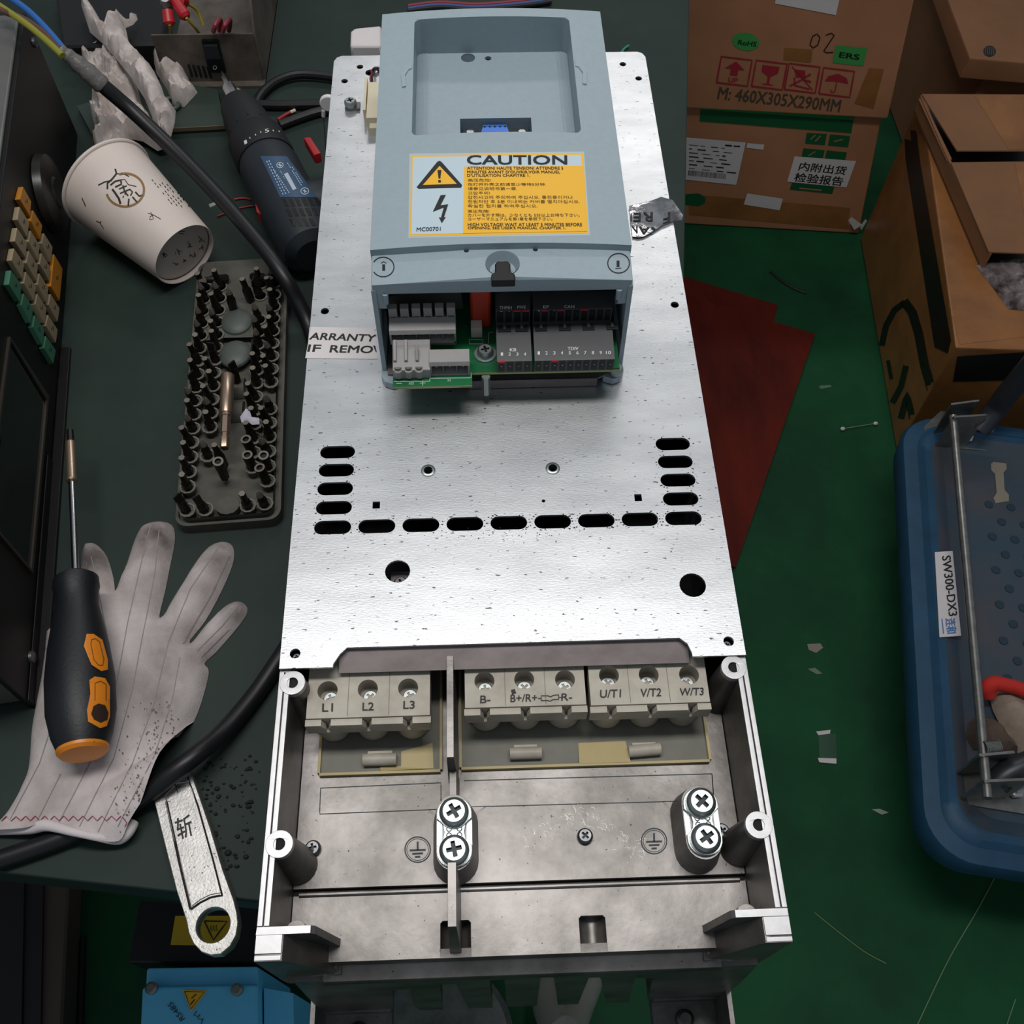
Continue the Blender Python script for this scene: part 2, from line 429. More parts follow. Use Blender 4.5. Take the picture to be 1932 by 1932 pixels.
for x, y in ((-.064, .0839), (.064, .0843)): H_.append([Vector((x + a, y + b, z)) for a, b in ((-.0018, -.002), (.0018, -.002), (.0018, .002), (-.0018, .002))])
mb = MB().use(M_GALV); mb.prism([(x, y, z) for x, y in out], (0, 0, t), H_)
mb.box(-.104, -.1025, .0005, .4317, ZP - .012, z); mb.box(.1025, .104, .0005, .4317, ZP - .012, z); mb.box(-.099, .099, .4362, .4377, ZP - .012, z)
D = Decal(mb, .00015); mb.use(mat('soot', '2f2e2d', .9)); rs = random.Random(4)
for h in H_[:17]:
    cx = sum(p.x for p in h) / len(h); cy = sum(p.y for p in h) / len(h)
    for i in range(26 if -.02 < cx < .075 and cy < .08 else 12):
        p = rs.choice(h); s = rs.uniform(.0001, .00035); q = Vector((cx, cy, ZP)) + Vector((p.x - cx, p.y - cy, 0)) * (1.05 + abs(rs.gauss(0, .12)))
        mb.poly([q + Vector((s * math.cos(a * 1.2566) * 1.5, s * math.sin(a * 1.2566), .00015)) for a in range(5)])
for i in range(60):
    q = Vector((rs.gauss(.006, .016), .0655 + rs.gauss(0, .0022), ZP + .00015)); s = rs.uniform(.0001, .0003); mb.poly([q + Vector((s * math.cos(a * 1.2566) * 1.5, s * math.sin(a * 1.2566), 0)) for a in range(5)])
plate = obj('cover_plate', mb, drive, smooth=30, weld=False)
for x, y in ((-.0389, .1032), (.0231, .1027)):                      # pressed-in threaded inserts
    mb = MB().use(M_ZINC); mb.lathe((x, y, ZP - .006), (x, y, ZP + .0006), [(0, .0024), (0, .0036), (.95, .0036), (1, .0031), (1, .0022), (0, .0022)], 24, caps=False)
    obj('threaded_insert', mb, plate)
mb = MB().use(M_SHEET)
mb.loft([[(-.0785, .0125, ZP - .0022), (.0795, .0125, ZP - .0022), (.0795, -.0003, ZP - .0065), (-.0785, -.0003, ZP - .0065)], [(-.0785, .0125, ZP - .0034), (.0795, .0125, ZP - .0034), (.0795, .0003, ZP - .0078), (-.0785, .0003, ZP - .0078)]])
obj('terminal_guard', mb, drive)
# case sides, hollow inside
mb = MB().use(M_CAST)
mb.box(-.1032, -.1012, .0, .436, .79, ZP - .002); mb.box(.1012, .1032, .0, .436, .79, ZP - .002); mb.box(-.1012, .1012, .434, .436, .79, ZP - .002)
mb.use(M_DARKIN); mb.box(-.1012, .1012, .03, .434, .88, .885); mb.box(-.1012, .1012, .028, .030, .80, ZP - .004)
obj('case', mb, drive, smooth=None)
mb = MB().use(M_CAST); mb.box(-.100, .100, .004, .43, .868, .880)
for i in range(18): x = -.098 + i * .01153; mb.box(x - .001, x + .001, .004, .43, ZB + .0005, .868)
obj('heatsink', mb, drive, smooth=None)
mb = MB().use(M_ZINC); mb.box(.0787, .0797, .066, .10, .93, .9345); mb.box(.0769, .0773, .066, .10, .93, .9345)
obj('busbar', mb, drive)
mb = MB(); screw(mb, (-.0522, .0462, .9475), .0036, .003, M_DARKSCREW); mb.use(M_SHEET); mb.box(-.0572, -.0478, .0425, .0535, .9455, .9474)
obj('inner_screw', mb, drive)
for x, y in ((-.0975, .007), (.0972, .0068)):
    mb = MB(); screw(mb, (x, y, ZP - .006), .0022, .002, M_DARKSCREW); obj('sunk_screw', mb, drive)
# ---- cast terminal tray
ZT = ZP - 0.0015; ZFL = 0.924
mb = MB().use(M_CAST)
def wall_x(x0, x1, x1b): # side wall with draft, machined rim
    for y0, y1 in ((-.1146, 0.004),):
        mb.loft([[(x0, y0, .885), (x1b, y0, .885), (x1b, y1, .885), (x0, y1, .885)], [(x0, y0, ZT - .0006), (x1, y0, ZT - .0006), (x1, y1, ZT - .0006), (x0, y1, ZT - .0006)]])
wall_x(-.104, -.0992, -.0962); wall_x(.104, .0992, .0962)
# floor: back field, seam, front field
mb.box(-.0975, .0975, -.0866, .02, .918, ZFL)
yg = at(1105, 1727, ZFL).y; GR = ((.0298, .0056), (-.0281, .0064)); q_ = [(-.0975, -.0893), (-.0975, -.1158)]
for cx, rg in sorted(GR): q_ += [(cx - rg, -.1158), (cx - rg, yg - .001), (cx - rg + .001, yg), (cx + rg - .001, yg), (cx + rg, yg - .001), (cx + rg, -.1158)]
mb.prism([(x, y, .9135) for x, y in q_ + [(.0975, -.1158), (.0975, -.0893)]], (0, 0, ZFL - .0012 - .9135))
for cx, rg in GR: mb.loft([[(cx - rg * math.cos(math.pi * i / 12), y, ZFL - .0016 - rg * 1.35 * math.sin(math.pi * i / 12)) for i in range(13)] for y in (yg, -.1160)], closed=False, caps=False)
mb.loft([[(-.0975, -.0893, ZFL - .0012), (.0975, -.0893, ZFL - .0012), (.0975, -.0893, .918), (-.0975, -.0893, .918)], [(-.0975, -.0866, ZFL - .0035), (.0975, -.0866, ZFL - .0035), (.0975, -.0866, .918), (-.0975, -.0866, .918)]])
mb.lathe((-.095, -.0888, ZFL - .0012), (.095, -.0888, ZFL - .0012), [(0, .0012), (1, .0012)], 10)
# near corners of the front wall with slanted flanks
for s in (-1, 1):
    P0 = [(s * .104, ZT - .0006), (s * .0832, ZT - .0006), (s * .0815, ZT - .002), (s * .0762, ZFL - .002), (s * .0762, .905), (s * .104, .905)]
    mb.prism([(x, -.1068, zz) for x, zz in P0], (0, -.0030, 0))
    P1 = [(s * .104, ZT - .0006), (s * .0935, ZT - .0006), (s * .0915, ZT - .004), (s * .079, .917), (s * .079, .895), (s * .104, .895)]
    mb.prism([(x, -.1098, zz) for x, zz in P1], (0, -.0095, 0))
    mb.prism([(s * .0762, -.1068, ZFL - .001), (s * .0762, -.1198, ZFL - .006), (s * .090, -.1198, .912), (s * .090, -.1068, .912)], (0, 0, -.02))
    mb.lathe((s * .0925, -.1055, ZFL), (s * .0925, -.1055, ZFL + .014), [(0, .0046), (1, .0042)], 16)
# lip under the opening
ring = [[(x, -.1158, ZFL - .0012), (x, -.1166, ZFL - .006), (x, -.1192, ZFL - .0085), (x, -.1222, ZFL - .0095), (x, -.1232, ZFL - .012), (x, -.1225, ZFL - .016), (x, -.112, ZFL - .018), (x, -.112, ZFL - .002)] for x in (-.084, .084)]
mb.loft(ring)
# apron below, cut into teeth
Y_ = -.1216
px = [(520, 1842), (549, 1856), (556, 1855), (602, 1905), 0, 1, (742, 1899), (741, 1868), (775, 1866), (778, 1896), (796, 1911), (838, 1909), (830, 1858), (860, 1856), (872, 1880), (886, 1908), (930, 1906), (924, 1850), (952, 1848), (956, 1900), (1012, 1900), (1020, 1845), (1045, 1844), (1052, 1897), (1090, 1896), (1111, 1845), (1133, 1844), (1143, 1893), (1185, 1892), (1199, 1846), (1232, 1846), (1222, 1885), 2, 3, (1356, 1888), (1400, 1852), (1440, 1822)]
ap = [Vector((at((614, 740, 1232, 1352)[p], 1925, .775).x, Y_, .772)) if isinstance(p, int) else aty(*p, Y_) for p in px]
for p in ap: p.z = max(p.z, .772 if p.z < .7721 else p.z)
ap[0] = Vector((-.100, Y_, .912)); ap[-1] = Vector((.100, Y_, .912))
mb.prism([p for p in ap], (0, .010, 0))
for xa, xb in ((614, 740), (1232, 1352)):                            # mounting feet
    p, q = at(xa, 1925, .775), at(xb, 1925, .775); mb.box(p.x, q.x, -.150, -.112, .766, .775); mb.box(p.x, q.x, -.1225, -.1205, .775, .784); mb.lathe(((p.x + q.x) / 2, -.131, .775), ((p.x + q.x) / 2, -.131, .779), [(0, .005), (.6, .0048), (1, .003)], 18)
    s_ = (p.x - .0025, p.x) if xa < 700 else (q.x, q.x + .0025); mb.box(s_[0], s_[1], -.150, -.112, .766, .81)
# screw bosses in the corners
for s, y, rb in ((-1, -.0756, .0088), (1, -.0745, .0088), (-1, -.0063, .0085), (1, -.0053, .0085)):
    x = s * .0979; mb.use(M_CAST)
    mb.lathe((s * .0962, y - .001, ZFL - .002), (x, y, ZT - .0032), [(0, rb), (1, .0056)], 24, caps=False)
    mb.use(M_MACHINED); mb.prism(circ((x, y, ZT - .003), .0056, 24), (0, 0, .0033), [circ((x, y, ZT - .003), .0024, 16)])
    mb.use(M_DARKIN); mb.poly(circ((x, y, ZT - .0009), .0030, 16)); mb.use(M_CAST)
mb.use(M_MACHINED)
for s in (-1, 1):                                                   # machined rim with its gasket groove
    for a, b in ((.1040, .1019), (.1013, .0992)): mb.box(min(s * a, s * b), max(s * a, s * b), -.1066, -.001, ZT - .0006, ZT)
    mb.use(M_DARKIN); mb.box(min(s * .1019, s * .1013), max(s * .1019, s * .1013), -.1066, -.001, ZT - .0006, ZT - .0003); mb.use(M_MACHINED)
    mb.box(min(s * .104, s * .083), max(s * .104, s * .083), -.1098, -.1068, ZT - .0006, ZT)
    mb.box(min(s * .104, s * .0938), max(s * .104, s * .0938), -.1166, -.1098, ZT - .0006, ZT); mb.box(min(s * .104, s * .0938), max(s * .104, s * .0938), -.1190, -.1172, ZT - .0006, ZT - .0002)
# divider ribs, earth pillars, front pillars
mb.use(M_CAST)
mb.loft([[(-.0302, -.041, .9555), (-.0272, -.041, .9555), (-.0272, .012, .9555), (-.0302, .012, .9555)], [(-.0308, -.043, ZFL - .001), (-.0262, -.043, ZFL - .001), (-.0262, .012, ZFL - .001), (-.0308, .012, ZFL - .001)]])
mb.loft([[(-.0298, -.0585, .9385), (-.0268, -.0585, .9385), (-.0268, -.041, .9385), (-.0298, -.041, .9385)], [(-.0304, -.0585, ZFL - .001), (-.0258, -.0585, ZFL - .001), (-.0258, -.041, ZFL - .001), (-.0304, -.041, ZFL - .001)]])
mb.loft([[(-.0300, -.1085, .9535), (-.0266, -.1085, .9535), (-.0266, -.084, .9535), (-.0300, -.084, .9535)], [(-.0306, -.1145, ZFL - .004), (-.0256, -.1145, ZFL - .004), (-.0256, -.082, ZFL - .004), (-.0306, -.082, ZFL - .004)]])
def pillar(cx, y0, y1, r0, r1, z0, z1):
    def ov(r, z):
        p = circ((cx, y1, z), r, 20)[:11] + [q + Vector((0, 0, 0)) for q in circ((cx, y0, z), r, 20)[10:]]; p.append(circ((cx, y0, z), r, 20)[0]); return p
    mb.loft([ov(r0, z0), ov(r1, z1)])
pillar(-.0277, -.0775, -.0610, .0100, .0076, ZFL - .001, .9425)
pillar(.0778, -.0765, -.0605, .0100, .0076, ZFL - .001, .9425)
mb.bevel(0.0005); D = Decal(mb, 0.0002); mb.use(M_LINE)
for q in ([(605, 1487), (832, 1477), (832, 1527), (603, 1536), (605, 1487)], [(876, 1473), (1343, 1460), (1347, 1510), (868, 1523)], [(1343, 1460), (1347, 1510)]): D.ribbon(mb, q, 1.6, sub=10)
for cx, cy in ((788, 1603), (1234, 1587)):                          # moulded earth marks
    D.ribbon(mb, [(cx + 24 * math.cos(a * .2618), cy + 24 * math.sin(a * .2618)) for a in range(25)], 2.2)
    D.ribbon(mb, [(cx + 20.5 * math.cos(a * .2618), cy + 20.5 * math.sin(a * .2618)) for a in range(25)], 1.0)
    D.ribbon(mb, [(cx, cy - 15), (cx, cy + 1)], 3.4); D.ribbon(mb, [(cx - 15, cy + 1.5), (cx + 15, cy + .5)], 3.4); D.ribbon(mb, [(cx - 10, cy + 8), (cx + 10, cy + 7)], 3.4); D.ribbon(mb, [(cx - 5, cy + 14), (cx + 5, cy + 13.5)], 3.4)
mb.use(mat('bright_scratch', '9f9b98', .41, .88)); rs = random.Random(8); D.off = .00012
for i in range(90):
    t_ = rs.random(); cx = 985 + 230 * t_; cy = 1600 - 62 * math.sin(math.pi * min(1, t_ * 1.15)) + rs.gauss(0, 12); a_ = rs.uniform(-.6, 1.2); l = rs.uniform(4, 13)
    D.ribbon(mb, [(cx, cy), (cx + l * .6 * math.cos(a_), cy + l * .5 * math.sin(a_)), (cx + l * math.cos(a_ + .4), cy + l * math.sin(a_ + .4))], rs.choice((.4, .5, .7)))
tray = obj('terminal_tray', mb, drive, smooth=30, weld=False)
for q, rot in (((590, 1600), .2), ((1104, 1577), .8), ((1362, 1568), .5)):
    p = at(*q, ZFL + .002); mb = MB(); screw(mb, (p.x, p.y, ZFL), .0035, .0032, M_DARKSCREW, rot); obj('tray_screw', mb, tray)
# earth clamps: shaped plate with two screws on each pillar
for cx, y0, y1, r1, r2 in ((-.0276, -.0618, -.0775, .5, .2), (.0780, -.0612, -.0762, .75, .55)):
    mb = MB().use(M_ZINC); ym = (y0 + y1) / 2; o_ = []
    for i in range(13): a = math.pi * i / 12; o_.append((cx + .0074 * math.cos(a), y0 + .0068 * math.sin(a), .9426))
    o_ += [(cx - .0074, y0 - .002, .9426), (cx - .0048, y0 - .0045, .9426), (cx - .0042, ym, .9426), (cx - .0048, y1 + .0045, .9426), (cx - .0074, y1 + .002, .9426)]
    for i in range(13): a = math.pi + math.pi * i / 12; o_.append((cx + .0074 * math.cos(a), y1 + .0068 * math.sin(a), .9426))
    o_ += [(cx + .0074, y1 + .002, .9426), (cx + .0048, y1 + .0045, .9426), (cx + .0042, ym, .9426), (cx + .0048, y0 - .0045, .9426), (cx + .0074, y0 - .002, .9426)]
    mb.prism(o_, (0, 0, .0016))
    for s in (-1, 1):
        mb.loft([[(cx + s * .0050, ym - .0042, .9426), (cx + s * .0076, ym - .0055, .9426), (cx + s * .0076, ym + .0055, .9426), (cx + s * .0050, ym + .0042, .9426)], [(cx + s * .0058, ym - .0038, .9385), (cx + s * .0078, ym - .005, .9385), (cx + s * .0078, ym + .005, .9385), (cx + s * .0058, ym + .0038, .9385)]])
        for k in (-1, 1): mb.torus((cx + s * .0022, ym + k * .0013, .9442), .0010, .0003, n=12, m=6)
    cl = obj('earth_clamp', mb, drive, bevel=0.0003)
    for y, rr in ((y0, r1), (y1, r2)):
        mb = MB(); screw(mb, (cx, y, .9442), .0063, .0042, M_ZINC, rr); mb.use(M_ZINC); mb.lathe((cx, y, .9442), (cx, y, .9452), [(0, .0066), (1, .0066)], 28); obj('clamp_screw', mb, cl)
# terminal wells (plastic bases showing through the tray floor)
for (a, b, c2), yp, bars in (((605, 1463), (830, 1453), 1395), [[(757, 1418), (816, 1402), (818, 1450), (718, 1455), (717, 1447), (757, 1446)]], [((685, 1434), (748, 1432))]), (((872, 1450), (1336, 1436), 1390), [[(1091, 1402), (1180, 1398), (1190, 1438), (1093, 1441)]], [((962, 1422), (1022, 1420)), ((1186, 1418), (1246, 1413))]):
    p, q = at(*a, ZFL), at(*b, ZFL); mb = MB().use(M_WELL); x0, x1 = p.x, q.x; yf = (p.y + q.y) / 2
    mb.box(x0, x1, yf, 0.02, ZFL - .001, ZFL + .0006); mb.use(M_YEL)
    mb.box(x0 - .0003, x1 + .0003, yf - .0012, yf, ZFL - .001, ZFL + .0025); mb.box(x0 - .0012, x0, yf, .02, ZFL, ZFL + .0025); mb.box(x1, x1 + .0012, yf, .02, ZFL, ZFL + .0025)
    D = Decal(mb, 0.0002)
    for yq in yp: D.poly(mb, yq)
    mb.use(M_CREAM)
    for u, v in bars:
        u = at(*u, ZFL + .003); v = at(*v, ZFL + .003); mb.lathe(u, v, [(0, .0028), (1, .0028)], 14); mb.box(u.x + .002, v.x - .002, u.y, u.y + .004, ZFL, ZFL + .003)
    obj('terminal_base', mb, drive)
# terminal blocks
TZ = 0.950
def block(x0, x1, yf, holes, marks, rot):
    mb = MB().use(M_CREAM); n = 3; hs = []
    for h in holes:
        p = at(*h, TZ); hs.append((p.x, p.y))
    mb.prism([(x0, yf, TZ - .009), (x1, yf, TZ - .009), (x1, .016, TZ - .009), (x0, .016, TZ - .009)], (0, 0, .009), [circ((x, y, TZ - .009), .0045, 24) for x, y in hs])
    # raised strip in front, notched under each hole
    za = TZ - .0009; zb = TZ - .0105; pts = [(x0 - .0004, zb), (x0 - .0004, za)]
    for x, y in hs:
        pts += [(x - .0021, za), (x - .0021, za - .0012), (x - .0007, za - .0042), (x - .0007, za - .0085), (x + .0007, za - .0085), (x + .0007, za - .0042), (x + .0021, za - .0012), (x + .0021, za)]
    pts += [(x1 + .0004, za), (x1 + .0004, zb)]
    mb.prism([(x, yf - .0032, zz) for x, zz in pts], (0, .0030, 0))
    mb.box(x0 + .002, x1 - .002, yf + .004, .016, ZFL + .0006, TZ - .009)
    w_ = (x1 - x0) / 3
    for i in range(3):
        cx = x0 + w_ * (i + .5); mb.lathe((cx, yf + .0050, TZ - .024), (cx, yf + .0050, TZ - .0095), [(0, .0072), (.06, .0078), (.5, .0082), (1, .0083)], 24)
        mb.box(cx - .0083, cx + .0083, yf + .0025, yf + .012, TZ - .024, TZ - .0095)
    for i in (1, 2):
        mb.use(M_WELL); mb.box(x0 + w_ * i - .00018, x0 + w_ * i + .00018, yf + .0006, .010, TZ, TZ + .00012); mb.use(M_CREAM)
    mb.bevel(0.0006); D = Decal(mb, 0.0002); mb.use(M_BLACK)
    for s, l, rr, yb, yt in marks: D.text(mb, s, (l, yb), (rr, yb - (rr - l) * .028), (l + .5, yt), bold=.012)
    if any(mk[0] == 'R-' for mk in marks):
        D.ribbon(mb, [(1015, 1318), (1021, 1318)], 1.6); D.ribbon(mb, [(1021, 1322), (1021, 1313), (1034, 1313), (1039, 1315), (1044, 1312), (1054, 1311), (1054, 1320), (1044, 1320), (1038, 1323), (1033, 1322), (1021, 1322)], 1.8, sub=2); D.ribbon(mb, [(1054, 1316), (1059, 1316)], 1.6)
        D.poly(mb, [(964, 1302), (971, 1300), (974, 1308), (966, 1311)])
    o = obj('terminal_block', mb, drive, weld=False)
    for (x, y), a in zip(hs, rot):
        mb = MB(); mb.use(M_DARKIN); mb.lathe((x, y, TZ - .0125), (x, y, TZ - .0088), [(0, .0046), (1, .0046)], 20, caps=False); screw(mb, (x + .0002, y - .0006, TZ - .0125), .0040, .0040, M_ZINC, a); obj('terminal_screw', mb, o)
block(-.0925, -.0379, -.0199, [(618, 1303), (694, 1300), (770, 1298)], [('L1', 608, 628, 1343, 1328), ('L2', 684, 705, 1341, 1326), ('L3', 761, 782, 1338, 1323)], (.3, .8, .5))
block(-.0223, .0318, -.0172, [(914, 1285), (989, 1282), (1066, 1282)], [('B-', 906, 925, 1327, 1313), ('B+/R+', 963, 1013, 1325, 1311), ('R-', 1059, 1079, 1322, 1309)], (.1, .7, .4))
block(.0338, .0872, -.0178, [(1149, 1274), (1224, 1273), (1300, 1273)], [('U/T1', 1132, 1171, 1317, 1302), ('V/T2', 1208, 1247, 1315, 1300), ('W/T3', 1282, 1327, 1313, 1299)], (.6, .2, .9))
# warranty seals
D0 = MB(); D0.box(-.107, .107, 0, .4377, ZP - .001, ZP); D = Decal(D0, 0.0002)
mb = MB().use(M_WHITE); D.quad(mb, [(576, 676), (712, 678), (706, 620), (587, 617)], 4, 2); mb.box(-.10425, -.1040, .178, .199, ZP - .01, ZP)
mb.use(M_BLACK); D.text(mb, 'ARRANTY', (583.5, 641), (706, 645), (588, 628.5), 2, .03); D.text(mb, 'IF', (580, 664), (603.5, 664.5), (583, 651), 2, .03); D.text(mb, 'REMO', (622, 665.5), (702, 667), (625, 652), 2, .03); D.poly(mb, [(704, 653), (708, 653), (711, 665), (709, 665)], 2)
obj('warranty_seal', mb, drive, smooth=None, label='white paper warranty seal on the left edge')
M_FOIL = mat('torn_silver_foil', 'd6d6d8', 0.16, 0.95, col2='8a8688', vs=90, bump=0.9, bs=60)
def foil(x, y, h):
    p = at(x, y, ZP); return Vector((p.x, p.y, ZP + h + .0009))
mb = MB().use(M_FOIL)
rows = [[(1186, 392, .0004), (1199, 389, .0010), (1222, 388, .0022), (1245, 386, .0050), (1266, 393, .0055), (1287, 416, .0030)], [(1188, 402, .0004), (1203, 401, .0007), (1224, 400, .0030), (1244, 403, .0024), (1262, 410, .0040), (1285, 421, .0014)], [(1189, 418, .0004), (1205, 418, .0004), (1228, 419, .0004), (1247, 425, .0018), (1258, 420, .0012), (1270, 420, .0006)], [(1191, 432, .0004), (1206, 434, .0004), (1225, 433, .0004), (1240, 430, .0006), (1249, 428, .0006), (1252, 427, .0006)], [(1193, 449, .0004), (1203, 451, .0004), (1212, 450, .0004), (1221, 446, .0004), (1230, 441, .0004), (1238, 433, .0004)]]
G = [[mb.bm.verts.new(foil(*q)) for q in r_] for r_ in rows]
for a, b in zip(G, G[1:]):
    for i in range(5): mb.face([a[i], a[i + 1], b[i + 1], b[i]])
D = Decal(mb, 0.0003); mb.use(M_BLACK)
for s, ll, lr, ul in (('R', (1231, 401), (1214, 401), (1231, 418)), ('E', (1209, 402), (1196, 402), (1208, 418)), ('F', (1264, 400), (1252, 404), (1264, 419)), ('E', (1191.5, 402), (1186.5, 402), (1191.5, 417)), ('N', (1202.5, 427), (1190, 425), (1202.5, 440)), ('A', (1225, 429), (1206, 428), (1224, 442)), ('R', (1245, 429), (1228, 429), (1244, 441))): D.text(mb, s, ll, lr, ul, 1, .03)
obj('torn_seal', mb, drive, smooth=20, label='crumpled silver foil seal, torn, lettering upside down')
# small plug and screw beside the control cover
M_IVORY = mat('ivory_plug', 'd6cbb0', 0.5, var=0.06)
mb = MB().use(M_IVORY); p0 = at(700, 258, ZP); 
mb.box(-.0787, -.0697, .3605, .3955, ZP, ZP + .010); mb.box(-.0770, -.0700, .3560, .3615, ZP, ZP + .006); mb.box(-.0812, -.0795, .3690, .4010, ZP, ZP + .0095); mb.box(-.0795, -.0787, .372, .379, ZP, ZP + .006)
mb.use(M_HOLE); mb.box(-.0778, -.0745, .3955, .3956, ZP + .003, ZP + .008)
plug = obj('wire_plug', mb, drive, bevel=0.0005)
for c_, dx in (('6d1f2a', -.0006), ('2a1416', .0006)):
    mb = MB().use(mat('plug_wire_' + ('red' if dx < 0 else 'black'), c_, .5)); mb.tube([(-.0762 + dx, .394, ZP + .0065), (-.0772 + dx, .402, ZP + .0085), (-.0766 + dx, .410, ZP + .006), (-.0775 + dx * 2, .4175, ZP + .0025), (-.0795, .4195, ZP - .004)], .0006, 8); obj('wire', mb, plug)
mb = MB().use(mat('plug_wire_black', '2a1416', .5))
mb.tube([(-.0795, .4195, ZP - .003), (-.0770, .4196, ZP + .0018)] + [(-.0755 + .0012 * i, .4196 + .0008 * math.sin(i * 1.7), ZP + .002 + .0008 * math.cos(i * 1.7)) for i in range(16)], .0013, 8); obj('twisted_wire', mb, plug)
mb = MB(); p = at(661, 193, ZP + .004); screw(mb, (p.x, p.y, ZP + .0022), .0040, .0036, M_ZINC, .4); mb.use(M_DARKSCREW); mb.box(p.x - .0035, p.x + .006, p.y - .0035, p.y + .003, ZP, ZP + .0020); obj('plate_screw', mb, drive, label='bright screw beside the ivory plug')
# ---------------------------------------------------------------- control housing on the drive
HX = .0634; CR = .0030
def zc(x, z0=1.0275): return z0 + CR * (1 - (x / HX) ** 2)
housing = None
mb = MB().use(M_BLUE)
xs = sorted(set([-HX, -.0445, .0445, HX] + [-.058, -.051] + [.058, .051] + [-.0445 + .089 * i / 14 for i in range(15)]))
YF, YR0, YR1, YB = .1868, .2680, .3690, .3770
ys = [YF, .208, .238, YR0, .302, .336, YR1, YB]
def sheet(y0s, skip=None, z0=1.0275):
    V = [[mb.bm.verts.new((x, y, zc(x, z0))) for x in xs] for y in y0s]
    for j in range(len(y0s) - 1):
        for i in range(len(xs) - 1):
            if skip and skip(xs[i], y0s[j]): continue
            mb.face([V[j][i], V[j][i + 1], V[j + 1][i + 1], V[j + 1][i]])
    return V
V = sheet(ys, lambda x, y: -.0446 < x < .0444 and YR0 - .001 < y < YR1 - .001)
def drop(vs, z, close=False):
    W = [mb.bm.verts.new((v.co.x, v.co.y, z if not callable(z) else z(v.co.x))) for v in vs]
    for i in range(len(vs) - 1): mb.face([vs[i], vs[i + 1], W[i + 1], W[i]])
    return W
drop(V[0], lambda x: zc(x, 1.0275) - .0065); drop(V[-1], .966); drop([r_[0] for r_ in V], .966); drop([r_[-1] for r_ in V], .966)
i0 = xs.index(-.0445); i1 = xs.index(.0445); jr0, jr1 = ys.index(YR0), ys.index(YR1); RZ = 1.0075
drop(V[jr0][i0:i1 + 1], RZ); drop(V[jr1][i0:i1 + 1], RZ); drop([V[j][i0] for j in range(jr0, jr1 + 1)], RZ); drop([V[j][i1] for j in range(jr0, jr1 + 1)], RZ)
for sx, x in ((1, -.0445), (-1, .0445)):                            # rounded corners of the pocket
    for sy, y in ((1, YR0), (-1, YR1)):
        R_ = .0035; q = [(x, y)] + [(x + sx * (R_ - R_ * math.cos(a * math.pi / 10)), y + sy * (R_ - R_ * math.sin(a * math.pi / 10))) for a in range(6)]
        mb.prism([(a, b, RZ) for a, b in q], (0, 0, zc(x) - RZ - .00005))
# pocket floor with its holes and the connector well
c1 = at(883, 109, RZ); c2_ = at(921, 110, RZ); w0 = at(868, 224, RZ); w1 = at(1002, 224, RZ)
well = [(w0.x, YR0 + .0005), (w1.x, YR0 + .0005), (w1.x, w0.y), (w0.x, w0.y)]
mb.prism([(-.0445, YR0, RZ - .002), (.0445, YR0, RZ - .002), (.0445, YR1, RZ - .002), (-.0445, YR1, RZ - .002)], (0, 0, .002), [circ((c1.x, c1.y, RZ - .002), .0042, 24), circ((c2_.x, c2_.y, RZ - .002), .0020, 16), [Vector((a, b, RZ - .002)) for a, b in well]])
mb.lathe((c1.x, c1.y, RZ - .008), (c1.x, c1.y, RZ - .001), [(0, .0036), (1, .0042)], 24, caps=False); mb.box(c1.x - .004, c1.x + .004, c1.y - .004, c1.y + .004, RZ - .0085, RZ - .008)
mb.box(w0.x - .002, w1.x + .002, YR0 - .004, w0.y + .002, RZ - .012, RZ - .0105); mb.box(w0.x - .0012, w0.x, YR0, w0.y, RZ - .011, RZ - .002); mb.box(w1.x, w1.x + .0012, YR0, w0.y, RZ - .011, RZ - .002); mb.box(w0.x, w1.x, w0.y, w0.y + .0012, RZ - .011, RZ - .002)
for s in (-1, 1):                                                   # shallow guide ribs and grip arcs
    for x in (.0385, .0405): mb.box(s * x - .0003, s * x + .0003, YR0, YR1, RZ, RZ + .0004)
    pts = [(s * (.0452), .3290), (s * .0492, .3270), (s * .0512, .3190), (s * .0502, .3080), (s * .0482, .3085), (s * .0490, .3180), (s * .0470, .3230), (s * .0452, .3240)]
    mb.prism([(x, y, zc(s * .048) - .001) for x, y in pts], (0, 0, .0017))
mb.use(M_HOLE); mb.box(c1.x - .005, c1.x + .005, c1.y - .005, c1.y + .005, RZ - .0102, RZ - .0100); mb.box(c2_.x - .003, c2_.x + .003, c2_.y - .003, c2_.y + .003, RZ - .006, RZ - .0055)
D = Decal(mb, 0.00009)
M_SEAM2 = mat('label_film', 'a9bcc5', .4)
housing = obj('control_cover', mb, drive, smooth=25, weld=False, bevel=0.0)
# caution label
mb = MB(); o5 = lambda X, Y: (560 + X / 2.477, Y / 2.477)
mb.use(M_SEAM2); D.quad(mb, [(770.5, 449), (1113, 444), (1102, 286), (772.5, 290)], 20, 6, .5)
mb.use(M_YELLOW); D.quad(mb, [(773.5, 446), (1110.5, 440.5), (1100, 289), (775.5, 293)], 20, 6, 1)
mb.use(M_PALE); D.quad(mb, [(776.5, 442.5), (1107.5, 437), (1096.5, 292.5), (779, 296.5)], 20, 6, 2)
mb.use(M_YELLOW); D.quad(mb, [(873.5, 441), (1107.5, 437), (1098, 313.5), (876, 315)], 16, 6, 3)
mb.use(M_BLACK)
D.poly(mb, [(829, 304), (833, 306), (872, 350), (870, 355), (790, 357), (786, 354), (825, 306)], 3)
mb.use(M_YELLOW); D.poly(mb, [(829.5, 314), (862, 348), (798, 350)], 4); mb.use(M_BLACK)
D.poly(mb, [(825.5, 322), (833, 322), (831, 338), (827.5, 338)], 5); D.poly(mb, [(827, 341), (832, 341), (832, 345.5), (827, 345.5)], 5)
